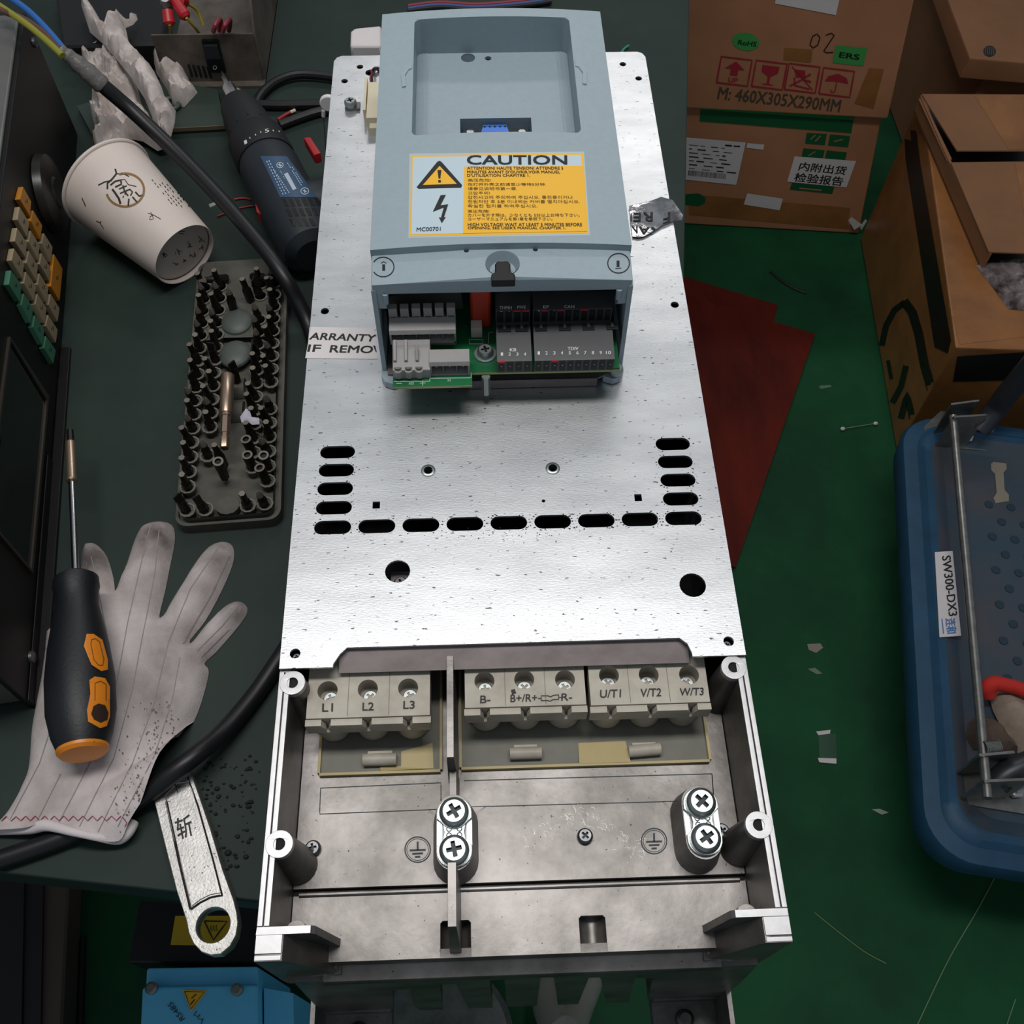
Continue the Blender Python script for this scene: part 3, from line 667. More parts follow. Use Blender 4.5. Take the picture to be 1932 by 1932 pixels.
D.poly(mb, [o5(*q) for q in ((672, 915), (697, 913), (672, 962), (708, 957), (688, 1018), (697, 1016), (678, 1045), (664, 1018), (674, 1019), (687, 972), (636, 992))], 4)
for s, x0, x1, yt, yb, bo in (('CAUTION', 797, 1262, 729, 771, .035), ('ATTENTION! HAUTE TENSION! ATTENDRE 5', 797, 1245, 782, 795, .02), ("MINUTES AVANT D'OUVRIR.VOIR MANUEL", 797, 1230, 800, 813, .02), ("D'UTILISATION CHAPITRE 1.", 797, 1090, 816, 829, .02),
    ('高压危险!', 800, 908, 838, 852, 0), ('在打开外壳之前请至少等待5分钟.', 800, 1165, 857, 872, 0), ('请参见说明书第一章.', 800, 1030, 877, 892, 0), ('고압주의!', 800, 903, 898, 912, 0), ('감전사고에 주의하여 주십시오. 통전중이거나', 800, 1290, 917, 933, 0), ('전원차단 후 5분 이내에는 커버를 열지마십시오.', 800, 1322, 937, 953, 0), ('확실한 접지를 하여주십시오.', 800, 1125, 958, 973, 0),
    ('高圧危険!', 800, 900, 983, 997, 0), ('カバーを外す際は、少なくとも 5分以上お待ち下さい。', 800, 1322, 1000, 1016, 0), ('ユーザーマニュアルを第1章を参照下さい。', 800, 1195, 1018, 1034, 0), ('HIGH VOLTAGE! WAIT AT LEAST 5 MINUTES BEFORE', 800, 1333, 1045, 1060, .02), ("OPENING, SEE USER'S MANUAL CHAPTER 1.", 800, 1258, 1062, 1076, .02)):
    D.text(mb, s, o5(x0, yb), o5(x1, yb), o5(x0 - 1, yt), 5, bo)
D.text(mb, 'MC00701', o5(560, 1084), o5(672, 1081), o5(561, 1066), 5, .01)
obj('caution_label', mb, housing, smooth=None, weld=False, clean=False, label='yellow and black high voltage caution label')
# serial socket in the pocket
M_DSUB = mat('blue_socket', '2f6fd0', .4)
p, q = at(907, 249, RZ - .004), at(961, 249, RZ - .004); yd_ = at(930, 238, RZ - .004).y; yn_ = p.y
mb = MB().use(M_DARKSCREW); mb.box(w0.x + .0015, w1.x - .0015, yn_ - .012, yd_ + .0035, RZ - .0102, RZ - .007)
mb.use(M_DSUB); mb.prism([(p.x, yn_ - .003, RZ - .007), (q.x, yn_ - .003, RZ - .007), (q.x - .0016, yd_, RZ - .007), (p.x + .0016, yd_, RZ - .007)], (0, 0, .004))
mb.use(M_HOLE)
for i in range(5): cx = p.x + (q.x - p.x) * (.14 + .18 * i); mb.lathe((cx, yd_ - .0018, RZ - .0031), (cx, yd_ - .0018, RZ - .0029), [(0, .0007), (1, .0007)], 10)
mb.use(M_ZINC)
for cx in (887, 985): a = at(cx, 248, RZ - .004); mb.lathe((a.x, a.y, RZ - .007), (a.x, a.y, RZ - .004), [(0, .0024), (1, .0020)], 16)
obj('serial_socket', mb, housing, smooth=None, label='small blue socket deep in the cover pocket')
# lock strip in front of the cover
mb = MB().use(M_BLUE); SZ = 1.0238; y0, y1 = .1672, .1872
fx = [-.0622 + .1244 * i / 24 for i in range(25)]
outl = [(x, y0 - .0 - .0012 * (1 - (x / HX) ** 2)) for x in fx] + [(x, y1) for x in reversed(fx)]
dc = (0.0003, .1768); hl = [circ((*dc, 0), .0082, 28)]
for q in ((880, 475), (1010, 473)): p = at(*q, SZ + .002); hl.append(circ((p.x, p.y, 0), .0013, 12))
outl = [Vector((x, y, 0)) for x, y in outl]
n0 = len(mb.bm.verts); mb.prism(outl, (0, 0, .006), hl)
mb.bm.verts.ensure_lookup_table()
for v in list(mb.bm.verts)[n0:]: v.co.z += zc(v.co.x, SZ - .006)
mb.lathe((*dc, SZ - .002), (*dc, SZ + .0035), [(0, .0060), (1, .0082)], 28, caps=False); mb.poly(circ((*dc, SZ - .0015), .0064, 24))
for s in (-1, 1): mb.lathe((s * .0565, .1672, 1.0115), (s * .0565, .1672, 1.0182), [(0, .0012), (1, .0016)], 12)
D2 = Decal(mb, .00015); mb.use(M_HOLE)
for q in hl[1:]: cx = sum(p.x for p in q) / len(q); cy = sum(p.y for p in q) / len(q); mb.poly(circ((cx, cy, SZ - .002), .0016, 10))
for cx, cy in ((723, 504), (1167, 497)):
    D2.ribbon(mb, [(cx + 20.5 * math.cos(a * .2618), cy + 18.5 * math.sin(a * .2618)) for a in range(25)], 2.0)
    D2.ribbon(mb, [(cx + (1 if cx < 900 else -1), cy - 5), (cx + (1 if cx < 900 else -1), cy + 7)], 5.5)
    if cx < 900: D2.ribbon(mb, [(cx - 4, cy - 7), (cx + 1, cy - 10), (cx + 6, cy - 7)], 1.6)
    else: D2.ribbon(mb, [(cx - 6, cy + 10), (cx + 5, cy + 9)], 1.6)
strip = obj('lock_strip', mb, drive, smooth=25, weld=False)
mb = MB().use(M_HOLE); p = at(947, 500, SZ)
mb.prism([(dc[0] + x, y, SZ - .001) for x, y in ((-.0057, .1655), (.0057, .1655), (.0057, .1695), (.0037, .1712), (.0037, .1765), (.0027, .178), (-.0027, .178), (-.0037, .1765), (-.0037, .1712), (-.0057, .1695))], (0, 0, .0045))
obj('lock', mb, strip, bevel=.0006, label='black lock tab in the round dish')
# lower frame of the housing
mb = MB().use(M_BLUE)
for s in (-1, 1):
    xa, xb = s * .0630, s * .0606
    pr = [(.1630, .9605), (.1668, 1.0205), (.1872, 1.0238), (.3762, 1.0238), (.3762, .9605)]
    mb.prism([(xa, y, zz) for y, zz in pr], (xb - xa, 0, 0))
    mb.prism([(xb, y, zz) for y, zz in ((.1672, 1.0185), (.1672, 1.008), (.176, .998), (.176, 1.0185))], (-s * .004, 0, 0))
    mb.prism([(s * .0634, .160, .9605), (s * .0634, .1745, .9605), (s * .0555, .1745, .9605), (s * .0515, .160, .9605), (s * .0525, .1565, .9605), (s * .0575, .1545, .9605), (s * .0615, .1562, .9605)], (0, 0, .0045), [circ((s * .0572, .1628, .9605), .0026, 14)])
mb.box(-.0628, .0628, .374, .3762, .9605, 1.02)
obj('housing_frame', mb, drive, bevel=.0006)
mb = MB().use(M_SHEET)
mb.prism([(x, y, .9655) for x, y in ((-.060, .176), (-.060, .160), (-.020, .1545), (.050, .1545), (.0595, .1605), (.0605, .2)) ] + [Vector((-.060, .2, .9655))], (0, 0, .0012))
mb.prism([(x, .1548, .9605) for x in (-.018, .049)] + [(.049, .1548, .9667), (-.018, .1548, .9667)], (0, -.001, 0))
bp_ = obj('board_bracket', mb, drive, smooth=None)
mb = MB(); p = at(1163, 691, .971); screw(mb, (p.x, p.y, .9667), .0038, .0036, M_ZINC, .9); obj('bracket_screw', mb, bp_)
# circuit board with its connectors
PZ = .982
board = None
mb = MB().use(M_PCB); A = at(741, 730, PZ); B_ = at(891, 730, PZ); e0 = at(935, 702, PZ).y
mb.prism([(A.x, A.y, PZ - .0016), (B_.x, A.y, PZ - .0016), (B_.x, e0, PZ - .0016), (.0585, e0 + .001, PZ - .0016), (.0585, .30, PZ - .0016), (A.x, .30, PZ - .0016)], (0, 0, .0016))
mb.use(M_PCBEDGE); mb.box(A.x, B_.x, A.y - .0002, A.y, PZ - .0016, PZ - .0002); mb.box(B_.x, .0585, e0 - .0002, e0, PZ - .0016, PZ - .0003)
D3 = Decal(mb, .0001); mb.use(M_PRINTW)
for q in ([(748, 723.5), (758, 723.5)], [(792, 723), (803, 722.6)], [(797.5, 718), (797.5, 728)], [(743, 720), (811, 719.5)], [(811, 719.5), (811, 714), (889, 713), (889, 703)], [(885, 641), (911, 641), (911, 649), (886, 649), (885, 641)], [(931, 627), (922, 627), (922, 648)], [(772, 732), (868, 730)]): D3.ribbon(mb, q, .9, sub=3)
D3.text(mb, 'X22', (771, 726), (781, 725.5), (771, 722)); D3.text(mb, 'X2', (844, 720), (850.5, 719.7), (844, 716))
rnd = random.Random(3)
for i in range(46):
    x = rnd.uniform(930, 1150); y = rnd.uniform(541, 562); D3.ribbon(mb, [(x, y), (x + rnd.choice((2, 3, 6)), y)], 1.2)
board = obj('circuit_board', mb, drive, smooth=None, weld=False)
def part(name, mb, **k): return obj(name, mb, board, **k)
# charcoal two-row screw terminals
def cpt(q, z): return at(*q, z)
def charcoal(xl, xr, n, up, lo, red_up, red_lo, name='pluggable_terminal'):
    """xl,xr: picture columns of the lower row"""
    zf = PZ; yb = at(xl, 703 - (xl - 940) * .02, zf).y; X0 = at(xl, 703, zf).x; X1 = at(xr, 690, zf).x
    z1 = zf + .0085; y2 = yb + .0240; z2 = z1 + .0090; y3 = y2 + .015
    mb = MB().use(M_DKPL); P = [(yb, zf), (yb, z1), (yb + .0015, z1 + .0004), (yb + .016, z1 + .0028), (y2 - .004, z1 + .0030), (y2 - .004, z1 + .0018), (y2, z1 + .0018), (y2, z2 + .0018), (y3, z2 + .004), (y3, zf)]
    mb.prism([(X0, y, zz) for y, zz in P], (X1 - X0, 0, 0)); p = (X1 - X0) / n
    D4 = Decal(mb, .0002)
    for row, (y, za, zb_) in enumerate(((yb, zf + .0010, z1 - .0006), (y2, z1 + .0024, z2 + .0008))):
        for i in range(n):
            cx = X0 + p * (i + .5); mb.use(M_HOLE); mb.box(cx - p * .36, cx + p * .36, y - .00025, y + .002, za, zb_)
            mb.use(M_PIN); mb.lathe((cx, y - .0006, zb_ - .0025), (cx, y - .0001, zb_ - .0025), [(0, .00028), (1, .00028)], 8)
            if i in (red_up if row else red_lo): mb.use(M_RED); mb.box(cx - p * .4, cx + p * .4, y - .0004, y + .0005, zb_ - .0002, zb_ + .0009)
    for i in range(0, n, 2 if n < 6 else 3):
        mb.use(M_HOLE); cx = X0 + p * (i + 1); mb.box(cx - p * .75, cx + p * .75, y2 - .0075, y2 - .0035, z1 + .0032, z1 + .0034); mb.use(M_DKPL); mb.box(cx - .0007, cx + .0007, y2 - .0065, y2 - .0035, z1 + .0032, z1 + .0042)
    mb.use(M_PRINTW)
    for s, x, yy, w_, h in lo + up: D4.text(mb, s, (x - w_ / 2, yy + h / 2), (x + w_ / 2, yy + h / 2), (x - w_ / 2, yy - h / 2), 1, .02)
    return part(name, mb, bevel=0)
nx = lambda i: 1017 + 14.8 * i
charcoal(938, 1002, 4, [('THMH', 954, 581, 23, 5.5), ('MVE', 984, 580, 16, 5.5)] + [(s, x, 589.5, 3.6, 5.5) for s, x in zip('1212', (946, 961, 976, 991))], [('KB', 968, 660.5, 12, 6)] + [(s, x, 668.5, 4, 6) for s, x in zip('1234', (947, 961.5, 976, 990.5))], (2, 3), (0,))
charcoal(1008, 1156, 10, [('EF', 1030, 579.5, 11, 5.5), ('CAN', 1074, 579, 19, 5.5)] + [(s, 1016.5 + 14.7 * i, 588, 3.6, 5.5) for i, s in enumerate('123123')], [('TDIV', 1081, 658, 20, 6)] + [(str(i + 1), 1016.5 + 14.6 * i, 666.5 - .1 * i, 4 if i < 9 else 9, 6) for i in range(10)], (1, 3, 6), (2,))
# grey pluggable connectors on the left
def grey_header(xl, xr, n, ybpx, z0, hgt, depth, teeth, name):
    a = at(xl, ybpx, z0); b = at(xr, ybpx, z0); X0, X1, y = a.x, b.x, a.y; p = (X1 - X0) / n; mb = MB().use(M_GREYPL)
    mb.prism([(X0, yy, zz) for yy, zz in ((y, z0), (y, z0 + .0012), (y + .006, z0 + .0018), (y + .006, z0 + hgt), (y, z0 + hgt), (y + .001, z0 + hgt + .0022), (y + depth, z0 + hgt + .0035), (y + depth, z0))], (X1 - X0, 0, 0))
    mb.box(X0, X0 + .001, y, y + .007, z0, z0 + hgt); mb.box(X1 - .001, X1, y, y + .007, z0, z0 + hgt)
    for i in range(1, n): mb.box(X0 + p * i - .0002, X0 + p * i + .0002, y + .001, y + .007, z0, z0 + hgt)
    if teeth:
        for i in range(n + 1):
            x = X0 + (X1 - X0 - .0042) * i / n; mb.box(x, x + .0042, y + depth, y + depth + .0035, z0, z0 + hgt + .0095); mb.use(M_HOLE); mb.box(x + .0006, x + .0036, y + depth - .0002, y + depth, z0 + hgt + .0034, z0 + hgt + .0039); mb.use(M_GREYPL)
    mb.use(M_PIN)
    for i in range(n): mb.lathe((X0 + p * (i + .5), y + .002, z0 + hgt * .62), (X0 + p * (i + .5), y + .0065, z0 + hgt * .62), [(0, .0004), (1, .0004)], 8)
    return part(name, mb, bevel=.0003)
grey_header(737, 861, 5, 650, PZ + .006, .0070, .0085, True, 'connector')
mb = MB().use(M_GREYPL); a = at(740, 650, PZ + .006); b = at(860, 650, PZ + .006); mb.box(a.x, b.x, a.y + .004, a.y + .02, PZ, PZ + .006); part('connector_base', mb)
grey_header(812, 887, 3, 710, PZ, .0075, .0080, False, 'connector')
mb = MB().use(M_GREYPL); a = at(743, 715, PZ); b = at(802, 715, PZ); X0, X1, y = a.x, b.x, a.y; p = (X1 - X0) / 3
mb.prism([(X0, yy, zz) for yy, zz in ((y, PZ), (y, PZ + .0065), (y + .010, PZ + .0100), (y + .012, PZ + .0115), (y + .0155, PZ + .0115), (y + .0155, PZ))], (X1 - X0 + .003, 0, 0))
for i in range(3):
    cx = X0 + p * (i + .5); mb.use(M_GREYPL); mb.lathe((cx, y + .001, PZ + .001), (cx, y + .001, PZ + .0062), [(0, .0022), (1, .0023)], 16); mb.use(M_WELL); mb.lathe((cx, y + .0016, PZ + .0071), (cx, y + .0013, PZ + .0066), [(0, .0019), (1, .0019)], 16)
mb.use(M_GREYPL)
for i, l in enumerate((.010, .010, .006)): cx = X0 + .0012 + i * .0055; mb.loft([[(cx - .0008, y + .004, PZ + .0078), (cx + .0008, y + .004, PZ + .0078), (cx + .0008, y + .004 + l, PZ + .0115), (cx - .0008, y + .004 + l, PZ + .0115)], [(cx - .0008, y + .004, PZ + .0094), (cx + .0008, y + .004, PZ + .0094), (cx + .0008, y + .004 + l, PZ + .0135), (cx - .0008, y + .004 + l, PZ + .0135)]])
part('plug', mb, bevel=.0003)
# insulating sheet, capacitor, small header, clip, standing screw
mb = MB().use(mat('grey_insulating_sheet', '6f6a69', .7)); P = [onplane(*q, (0, .190, 0), Vector((0, 1, 0))) for q in ((733, 560), (868, 541), (884, 640), (884, 655), (733, 655))]
mb.prism(P, (0, .0006, 0)); part('insulating_sheet', mb)
mb = MB().use(mat('orange_red_capacitor', 'b23420', .4)); mb.box(at(888, 607, .99).x, at(927, 607, .99).x, .176, .192, PZ, 1.0095); part('capacitor', mb, bevel=.0015)
M_IV2 = mat('ivory_header', 'c3bdb0', .5); mb = MB().use(M_IV2); a = at(889, 637, PZ); b = at(910, 637, PZ)
mb.box(a.x, b.x, a.y, a.y + .006, PZ, PZ + .0065); mb.use(M_PIN)
for t_ in (.25, .75): mb.lathe((a.x + (b.x - a.x) * t_, a.y + .007, PZ), (a.x + (b.x - a.x) * t_, a.y + .007, PZ + .0095), [(0, .0005), (1, .0005)], 8)
part('pin_header', mb, bevel=.0004)
mb = MB().use(M_IV2); P = lambda q: onplane(*q, (0, .190, 0), Vector((0, 1, 0))); mb.prism([P(q) for q in ((990, 541), (997, 541), (998, 551), (1009, 551), (1010, 540), (1018, 540), (1017, 562), (1008, 563), (1008, 571), (999, 571), (999, 563), (989, 563))], (0, -.003, 0)); part('white_clip', mb)
mb = MB(); a = at(916, 680, PZ); screw(mb, (a.x, a.y + .004, PZ), .0042, .0042, M_ZINC, .2); mb.use(M_ZINC); mb.lathe((a.x, a.y + .004, PZ), (a.x, a.y + .004, PZ + .0008), [(0, .0056), (1, .0056)], 24); part('board_screw', mb)
mb = MB().use(M_ZINC); mb.lathe((a.x, e0 - .0012, .9667), (a.x, e0 - .0012, PZ - .0018), [(0, .0022), (1, .0022)], 6); part('standoff', mb)
# ---------------------------------------------------------------- operator panel at the left
M_PANEL = mat('black_panel_front', '0d0c0d', 0.5, var=0.3, vs=120, spec=0.35)
M_CASE = mat('bare_metal_case', '8d8b87', 0.4, 0.7, var=0.2, vs=12)
M_SCREEN = mat('glossy_dark_screen', '04080a', 0.06, spec=0.6)
M_FRAME = mat('screen_frame', '4c4640', 0.35, 0.6)
PN = at(65, 1335, ZB); PF = at(147, 255, ZB); pu = (PF - PN); PL = pu.length; pu.normalize(); pn = Vector((pu.y, -pu.x, 0)); ph = 0.122
panel = thing('operator_panel', PN + pu * .28 - pn * .1, 'black operator panel standing on its edge at the left, with coloured keys and dark screen', 'control panel', rz=math.atan2(-pu.x, pu.y))
def P3(u, v, h): return PN + pu * u + Vector((0, 0, v + .0004)) + pn * h
def pbox(mb, u0, u1, v0, v1, h0, h1): mb.loft([[P3(u, v, h) for u, v in ((u0, v0), (u1, v0), (u1, v1), (u0, v1))] for h in (h0, h1)])
mb = MB().use(M_CASE); pbox(mb, .004, PL - .004, .003, ph, -.30, -.004); obj('case', mb, panel, bevel=.0015)
mb = MB().use(M_PANEL); pbox(mb, 0, PL, 0, ph - .002, -.004, 0); pbox(mb, .0, .19, 0, .012, 0, .0015); pbox(mb, 0.0, .30, 0, .003, 0, .008); front = obj('front_panel', mb, panel, bevel=.0008)
def onp(x, y, h=0.0): return onplane(x, y, PN + pn * h, pn)
mb = MB().use(M_FRAME); q = [onp(*p) for p in ((88, 748), (57, 1083), (-32, 980), (14, 636))]; q2 = [onp(*p) for p in ((84, 756), (54, 1074), (-27, 978), (16, 644))]
mb.prism(q, pn * .002, [q2]); obj('screen_frame', mb, front)
mb = MB().use(M_SCREEN); mb.prism(q2, pn * .0006); obj('screen', mb, front)
KEYS = []
KC = {'o': mat('orange_key', 'b9781c', .5), 'b': mat('beige_key', '96876c', .5), 'g': mat('teal_key', '3c7259', .5)}
for c_, k in (('o', ((188, 222), (255, 345), (245, 465), (162, 325))), ('b', ((160, 385), (240, 515), (222, 632), (142, 490))), ('b', ((140, 555), (222, 680), (207, 798), (120, 665))), ('b', ((115, 722), (200, 850), (182, 970), (95, 820))), ('g', ((90, 900), (180, 1020), (160, 1155), (72, 1015))),
              ('o', ((270, 415), (345, 540), (328, 650), (250, 500))), ('b', ((250, 578), (325, 700), (310, 820), (232, 668))), ('b', ((235, 742), (310, 865), (297, 990), (215, 840))), ('b', ((212, 912), (297, 1035), (275, 1150), (195, 1005))), ('g', ((195, 1088), (275, 1210), (250, 1330), (175, 1180))),
              ('b', ((358, 600), (430, 715), (412, 835), (340, 680))), ('b', ((338, 762), (412, 880), (400, 985), (322, 850))), ('b', ((322, 925), (395, 1045), (378, 1160), (305, 1015))), ('b', ((305, 1090), (380, 1210), (362, 1330), (288, 1175))), ('g', ((285, 1265), (362, 1385), (345, 1505), (268, 1360))),
              ('o', ((440, 770), (510, 890), (485, 1150), (412, 1030))), ('b', ((412, 1092), (485, 1210), (470, 1320), (393, 1180))), ('b', ((393, 1260), (470, 1385), (455, 1490), (373, 1350))), ('g', ((375, 1432), (455, 1550), (435, 1660), (358, 1530)))):
    mb = MB().use(KC[c_]); mb.prism([onp(x / 4.295, 300 + y / 4.295, .004) for x, y in k], -pn * .004); mb.bevel(.0006)
    D = Decal(mb, .0002); mb.use(M_BLACK); cx = sum(p[0] for p in k) / 4 / 4.295; cy = 300 + sum(p[1] for p in k) / 4 / 4.295
    D.ribbon(mb, [(cx + 1, cy - 4), (cx + 2, cy + 4)], 1.1); D.ribbon(mb, [(cx - 2, cy - 1), (cx - .5, cy + 4)], .8)
    obj('key', mb, front, weld=False, label={'o': 'orange key', 'b': 'beige key', 'g': 'teal key'}[c_])
kc = onp(86, 366); mb = MB().use(mat('black_knob_plastic', '1d1b1a', .35)); mb.lathe(kc, kc + pn * .009, [(0, .029), (.1, .031), (.8, .030), (1, .026)], 40); mb.lathe(kc + pn * .0089, kc + pn * .0105, [(0, .013), (1, .011)], 24); obj('knob', mb, front)
for x, y in ((58, 1240), (63, 80)):
    p = onp(x, y); mb = MB().use(M_DARKSCREW); mb.lathe(p, p + pn * .003, [(0, .0042), (.6, .0040), (1, .002)], 20); mb.use(M_HOLE); mb.loft([[p + pn * .0030 + pu * a + Vector((0, 0, b)) for a, b in ((-.0025, -.0004), (.0025, -.0004), (.0025, .0004), (-.0025, .0004))], [p + pn * .0031 + pu * a + Vector((0, 0, b)) for a, b in ((-.0025, -.0004), (.0025, -.0004), (.0025, .0004), (-.0025, .0004))]]); obj('panel_screw', mb, front)
# ---------------------------------------------------------------- paper cup
M_CUP = mat('cup_paper', 'dccfc6', 0.55, var=0.05, vs=30); M_BROWN = mat('brown_print', '8a6a3c', .6); M_INK = mat('dark_ink', '1b1512', .6)
cb = at(348, 480, ZB + .0285); cr_ = at(204, 348, ZB + .0420); ca = (cr_ - cb); cl_ = ca.length; ca.normalize()
cup = thing('paper_cup', Vector(((cb.x + cr_.x) / 2, (cb.y + cr_.y) / 2, ZB)), 'white paper cup lying on its side with a brown ring emblem', 'cup')
mb = MB().use(M_CUP); RB, RR = .0285, .0400
mb.lathe(cb, cr_, [(.03, RB - .0013), (-.006, RB - .0009), (-.008, RB - .0003), (0, RB), (.5, (RB + RR) / 2), (.985, RR), (.985, RR - .0006), (.5, (RB + RR) / 2 - .0006), (.06, RB - .001)], 72, caps=False)
D = Decal(mb, .00025); mb.use(M_BROWN)
k5 = lambda X, Y: (X / 2.76, Y / 2.76)
for a0, a1, w_ in ((-1.9, 2.9, 4.2),):
    D.ribbon(mb, [k5(652 + 98 * math.cos(a0 + (a1 - a0) * i / 30) * 1.0, 990 + 86 * math.sin(a0 + (a1 - a0) * i / 30)) for i in range(31)], w_, sub=2)
mb.use(M_INK)
for st, w_ in (([(512, 965), (545, 948), (585, 940)], 2.4), ([(600, 880), (607, 905), (585, 932), (560, 955), (560, 985)], 3.2), ([(600, 905), (650, 908), (672, 920)], 2), ([(575, 965), (600, 945), (630, 938), (632, 960), (600, 975)], 3.2), ([(610, 940), (650, 935), (668, 962), (710, 972)], 1.6), ([(585, 985), (600, 1005), (620, 1035), (628, 1062)], 4), ([(640, 965), (650, 1000), (668, 1020)], 3), ([(620, 985), (660, 968)], 2.4), ([(625, 1008), (680, 985)], 2.6), ([(660, 990), (650, 1015)], 2), ([(675, 985), (690, 1000), (680, 1020)], 2.4), ([(705, 1000), (725, 1022), (752, 1015)], 3), ([(690, 1025), (715, 1055)], 3), ([(672, 1035), (668, 1075)], 3), ([(645, 1020), (640, 1030)], 2),
              ([(428, 1030), (433, 1045), (440, 1055), (446, 1075)], 1.6), ([(500, 1150), (520, 1158), (540, 1190)], 1.2), ([(520, 1160), (528, 1152)], 1.2), ([(770, 1110), (800, 1120), (838, 1142)], 1.2), ([(785, 1105), (800, 1140), (780, 1145), (782, 1128), (800, 1120)], 1.1)): D.ribbon(mb, [k5(*p) for p in st], w_, sub=3)
rnd = random.Random(5)
for j in range(6):
    x0, y0 = 790 + 26 * j, 935 + 8 * j
    for i in range(8):
        if rnd.random() < .8: D.ribbon(mb, [k5(x0 + 14 * i, y0 + 17 * i), k5(x0 + 14 * i + 8, y0 + 17 * i + 10)], 1.3)
obj('cup_body', mb, cup, weld=False, smooth=40)
mb = MB().use(M_CUP); mb.lathe(cb, cr_, [(.045, RB - .0014), (.05, RB - .0014)], 72); D = Decal(mb, .00025); mb.use(M_INK)
for cx, cy in ((950, 1205), (1050, 1245), (990, 1270), (930, 1310), (1000, 1325), (855, 1325), (960, 1350), (915, 1365), (1045, 1285)):
    for i in range(4): D.ribbon(mb, [k5(cx + rnd.uniform(-18, 18), cy + rnd.uniform(-18, 18)), k5(cx + rnd.uniform(-18, 18), cy + rnd.uniform(-18, 18))], 1.1)
obj('base', mb, cup, weld=False, label='recessed base with scribbled writing')
mb = MB().use(M_CUP); q = cb + (cr_ - cb) * 1.0; mb.torus(q, RR + .0006, .0017, ca, 72, 10); obj('rolled_rim', mb, cup)
# ---------------------------------------------------------------- crumpled paper
M_TISSUE = mat('grubby_tissue', 'd3c8c4', 0.75, col2='a39890', vs=35, bump=0.25, bs=120)
from mathutils import noise as nz
def crumple(name, px, label, zb, th, seed, cat='paper', step=.0022, m=None, group=None):
    def fn(q, d, h):
        s = Vector((q.x * 34, q.y * 34, seed)); s += Vector((nz.noise(s * .9), nz.noise(s * .9 + Vector((9, 3, 1))), 0)) * .8
        r1 = 1 - abs(nz.noise(s)) * 2.0; r2 = 1 - abs(nz.noise(s * 2.3)) * 2; r3 = 1 - abs(nz.noise(s * 5.1)) * 2; e_ = min(1, d / .003)
        return th * ((.30 + .45 * max(r1, 0)) * (1 - math.exp(-d / .003)) + .26 * max(r2, 0) * e_ + .12 * max(r3, 0) * e_)
    mb = MB().use(m or M_TISSUE); pillow(mb, [at(x, y, zb + th * .4) for x, y in px], zb, th, step=step, fn=fn)
    return tag(obj(name, mb, smooth=38), label, cat, group)
board = thing('board_offcut', at(290, 215, ZB), 'flat dark green board under the crumpled paper behind the cup', 'board')
mb = MB().use(mat('board_green', '2c3a33', .6, var=.2, vs=14)); q = [at(x, y, ZB + .007) for x, y in ((145, 200), (172, 250), (424, 236), (410, 168), (300, 150))]
mb.prism([p - Vector((0, 0, .007)) for p in q], (0, 0, .007)); mb.use(mat('board_raw_edge', '6b5f4c', .7)); a, b_ = q[1], q[2]; n_ = Vector((b_.y - a.y, -(b_.x - a.x), 0)).normalized() * .0006
mb.loft([[a + Vector((0, 0, -.004)), b_ + Vector((0, 0, -.004)), b_ + n_ + Vector((0, 0, -.004)), a + n_ + Vector((0, 0, -.004))], [a, b_, b_ + n_, a + n_]]); obj('board', mb, board)
crumple('crumpled_tissue', [(152, 72), (185, 78), (206, 108), (246, 112), (256, 160), (264, 192), (300, 236), (316, 256), (290, 264), (262, 246), (241, 242), (234, 266), (216, 272), (182, 290), (174, 268), (186, 246), (170, 216), (164, 196), (184, 166), (166, 140), (150, 102)], 'crumpled white tissue just behind the cup mouth, under the black cable', ZB + .0075, .030, 1.7)
crumple('crumpled_tissue', [(148, -4), (172, 3), (188, 30), (195, 46), (204, 30), (222, 18), (240, 28), (252, 12), (255, 22), (246, 32), (232, 38), (240, 75), (262, 95), (286, 120), (300, 150), (312, 185), (327, 195), (325, 216), (316, 250), (300, 242), (284, 212), (268, 172), (243, 132), (214, 97), (188, 67), (164, 46)], 'long twisted strip of white tissue reaching the top left edge of the picture', ZB + .0385, .020, 4.1)
crumple('crumpled_tissue', [(298, 74), (318, 88), (325, 115), (346, 117), (353, 140), (368, 158), (342, 186), (321, 181), (310, 152), (290, 122), (284, 96)], 'small piece of white tissue beside the vented metal chassis', ZB + .0075, .024, 7.3)
mb = MB().use(mat('grey_ring', '4a5250', .5)); p = at(326, 214, ZB); mb.torus((p.x, p.y, ZB + .0102), .0085, .0022); tag(obj('ring', mb), 'dark grey ring lying beside the tissue, left of the drill', 'ring')
# ---------------------------------------------------------------- open chassis with switch, top left
M_CH = mat('dark_steel_chassis', '6e655c', 0.5, 0.3, col2='4b443e', vs=25)
ch = thing('open_chassis', at(400, 60, ZB), 'open dark metal chassis with rocker switch and vents at the top left', 'chassis')
c0 = at(315, 158, ZB); c1 = at(502, 154, ZB); hh = vz(at(410, 155, ZB), 62) - ZB; Y0 = (c0.y + c1.y) / 2
zt = hh + ZB
mb = MB().use(M_CH); bk = c1.y + .26; lx = c0.x
mb.box(lx, c1.x - .002, Y0 - .002, Y0, ZB, zt); mb.box(lx, c1.x, Y0 - .010, Y0, ZB, ZB + .003)
mb.loft([[(c1.x - .002, Y0, ZB), (c1.x - .002, bk, ZB), (c1.x - .002, bk, zt + .03), (c1.x - .002, Y0 + .02, zt + .03), (c1.x - .002, Y0, zt)], [(c1.x, Y0, ZB), (c1.x, bk, ZB), (c1.x, bk, zt + .03), (c1.x, Y0 + .02, zt + .03), (c1.x, Y0, zt)]])
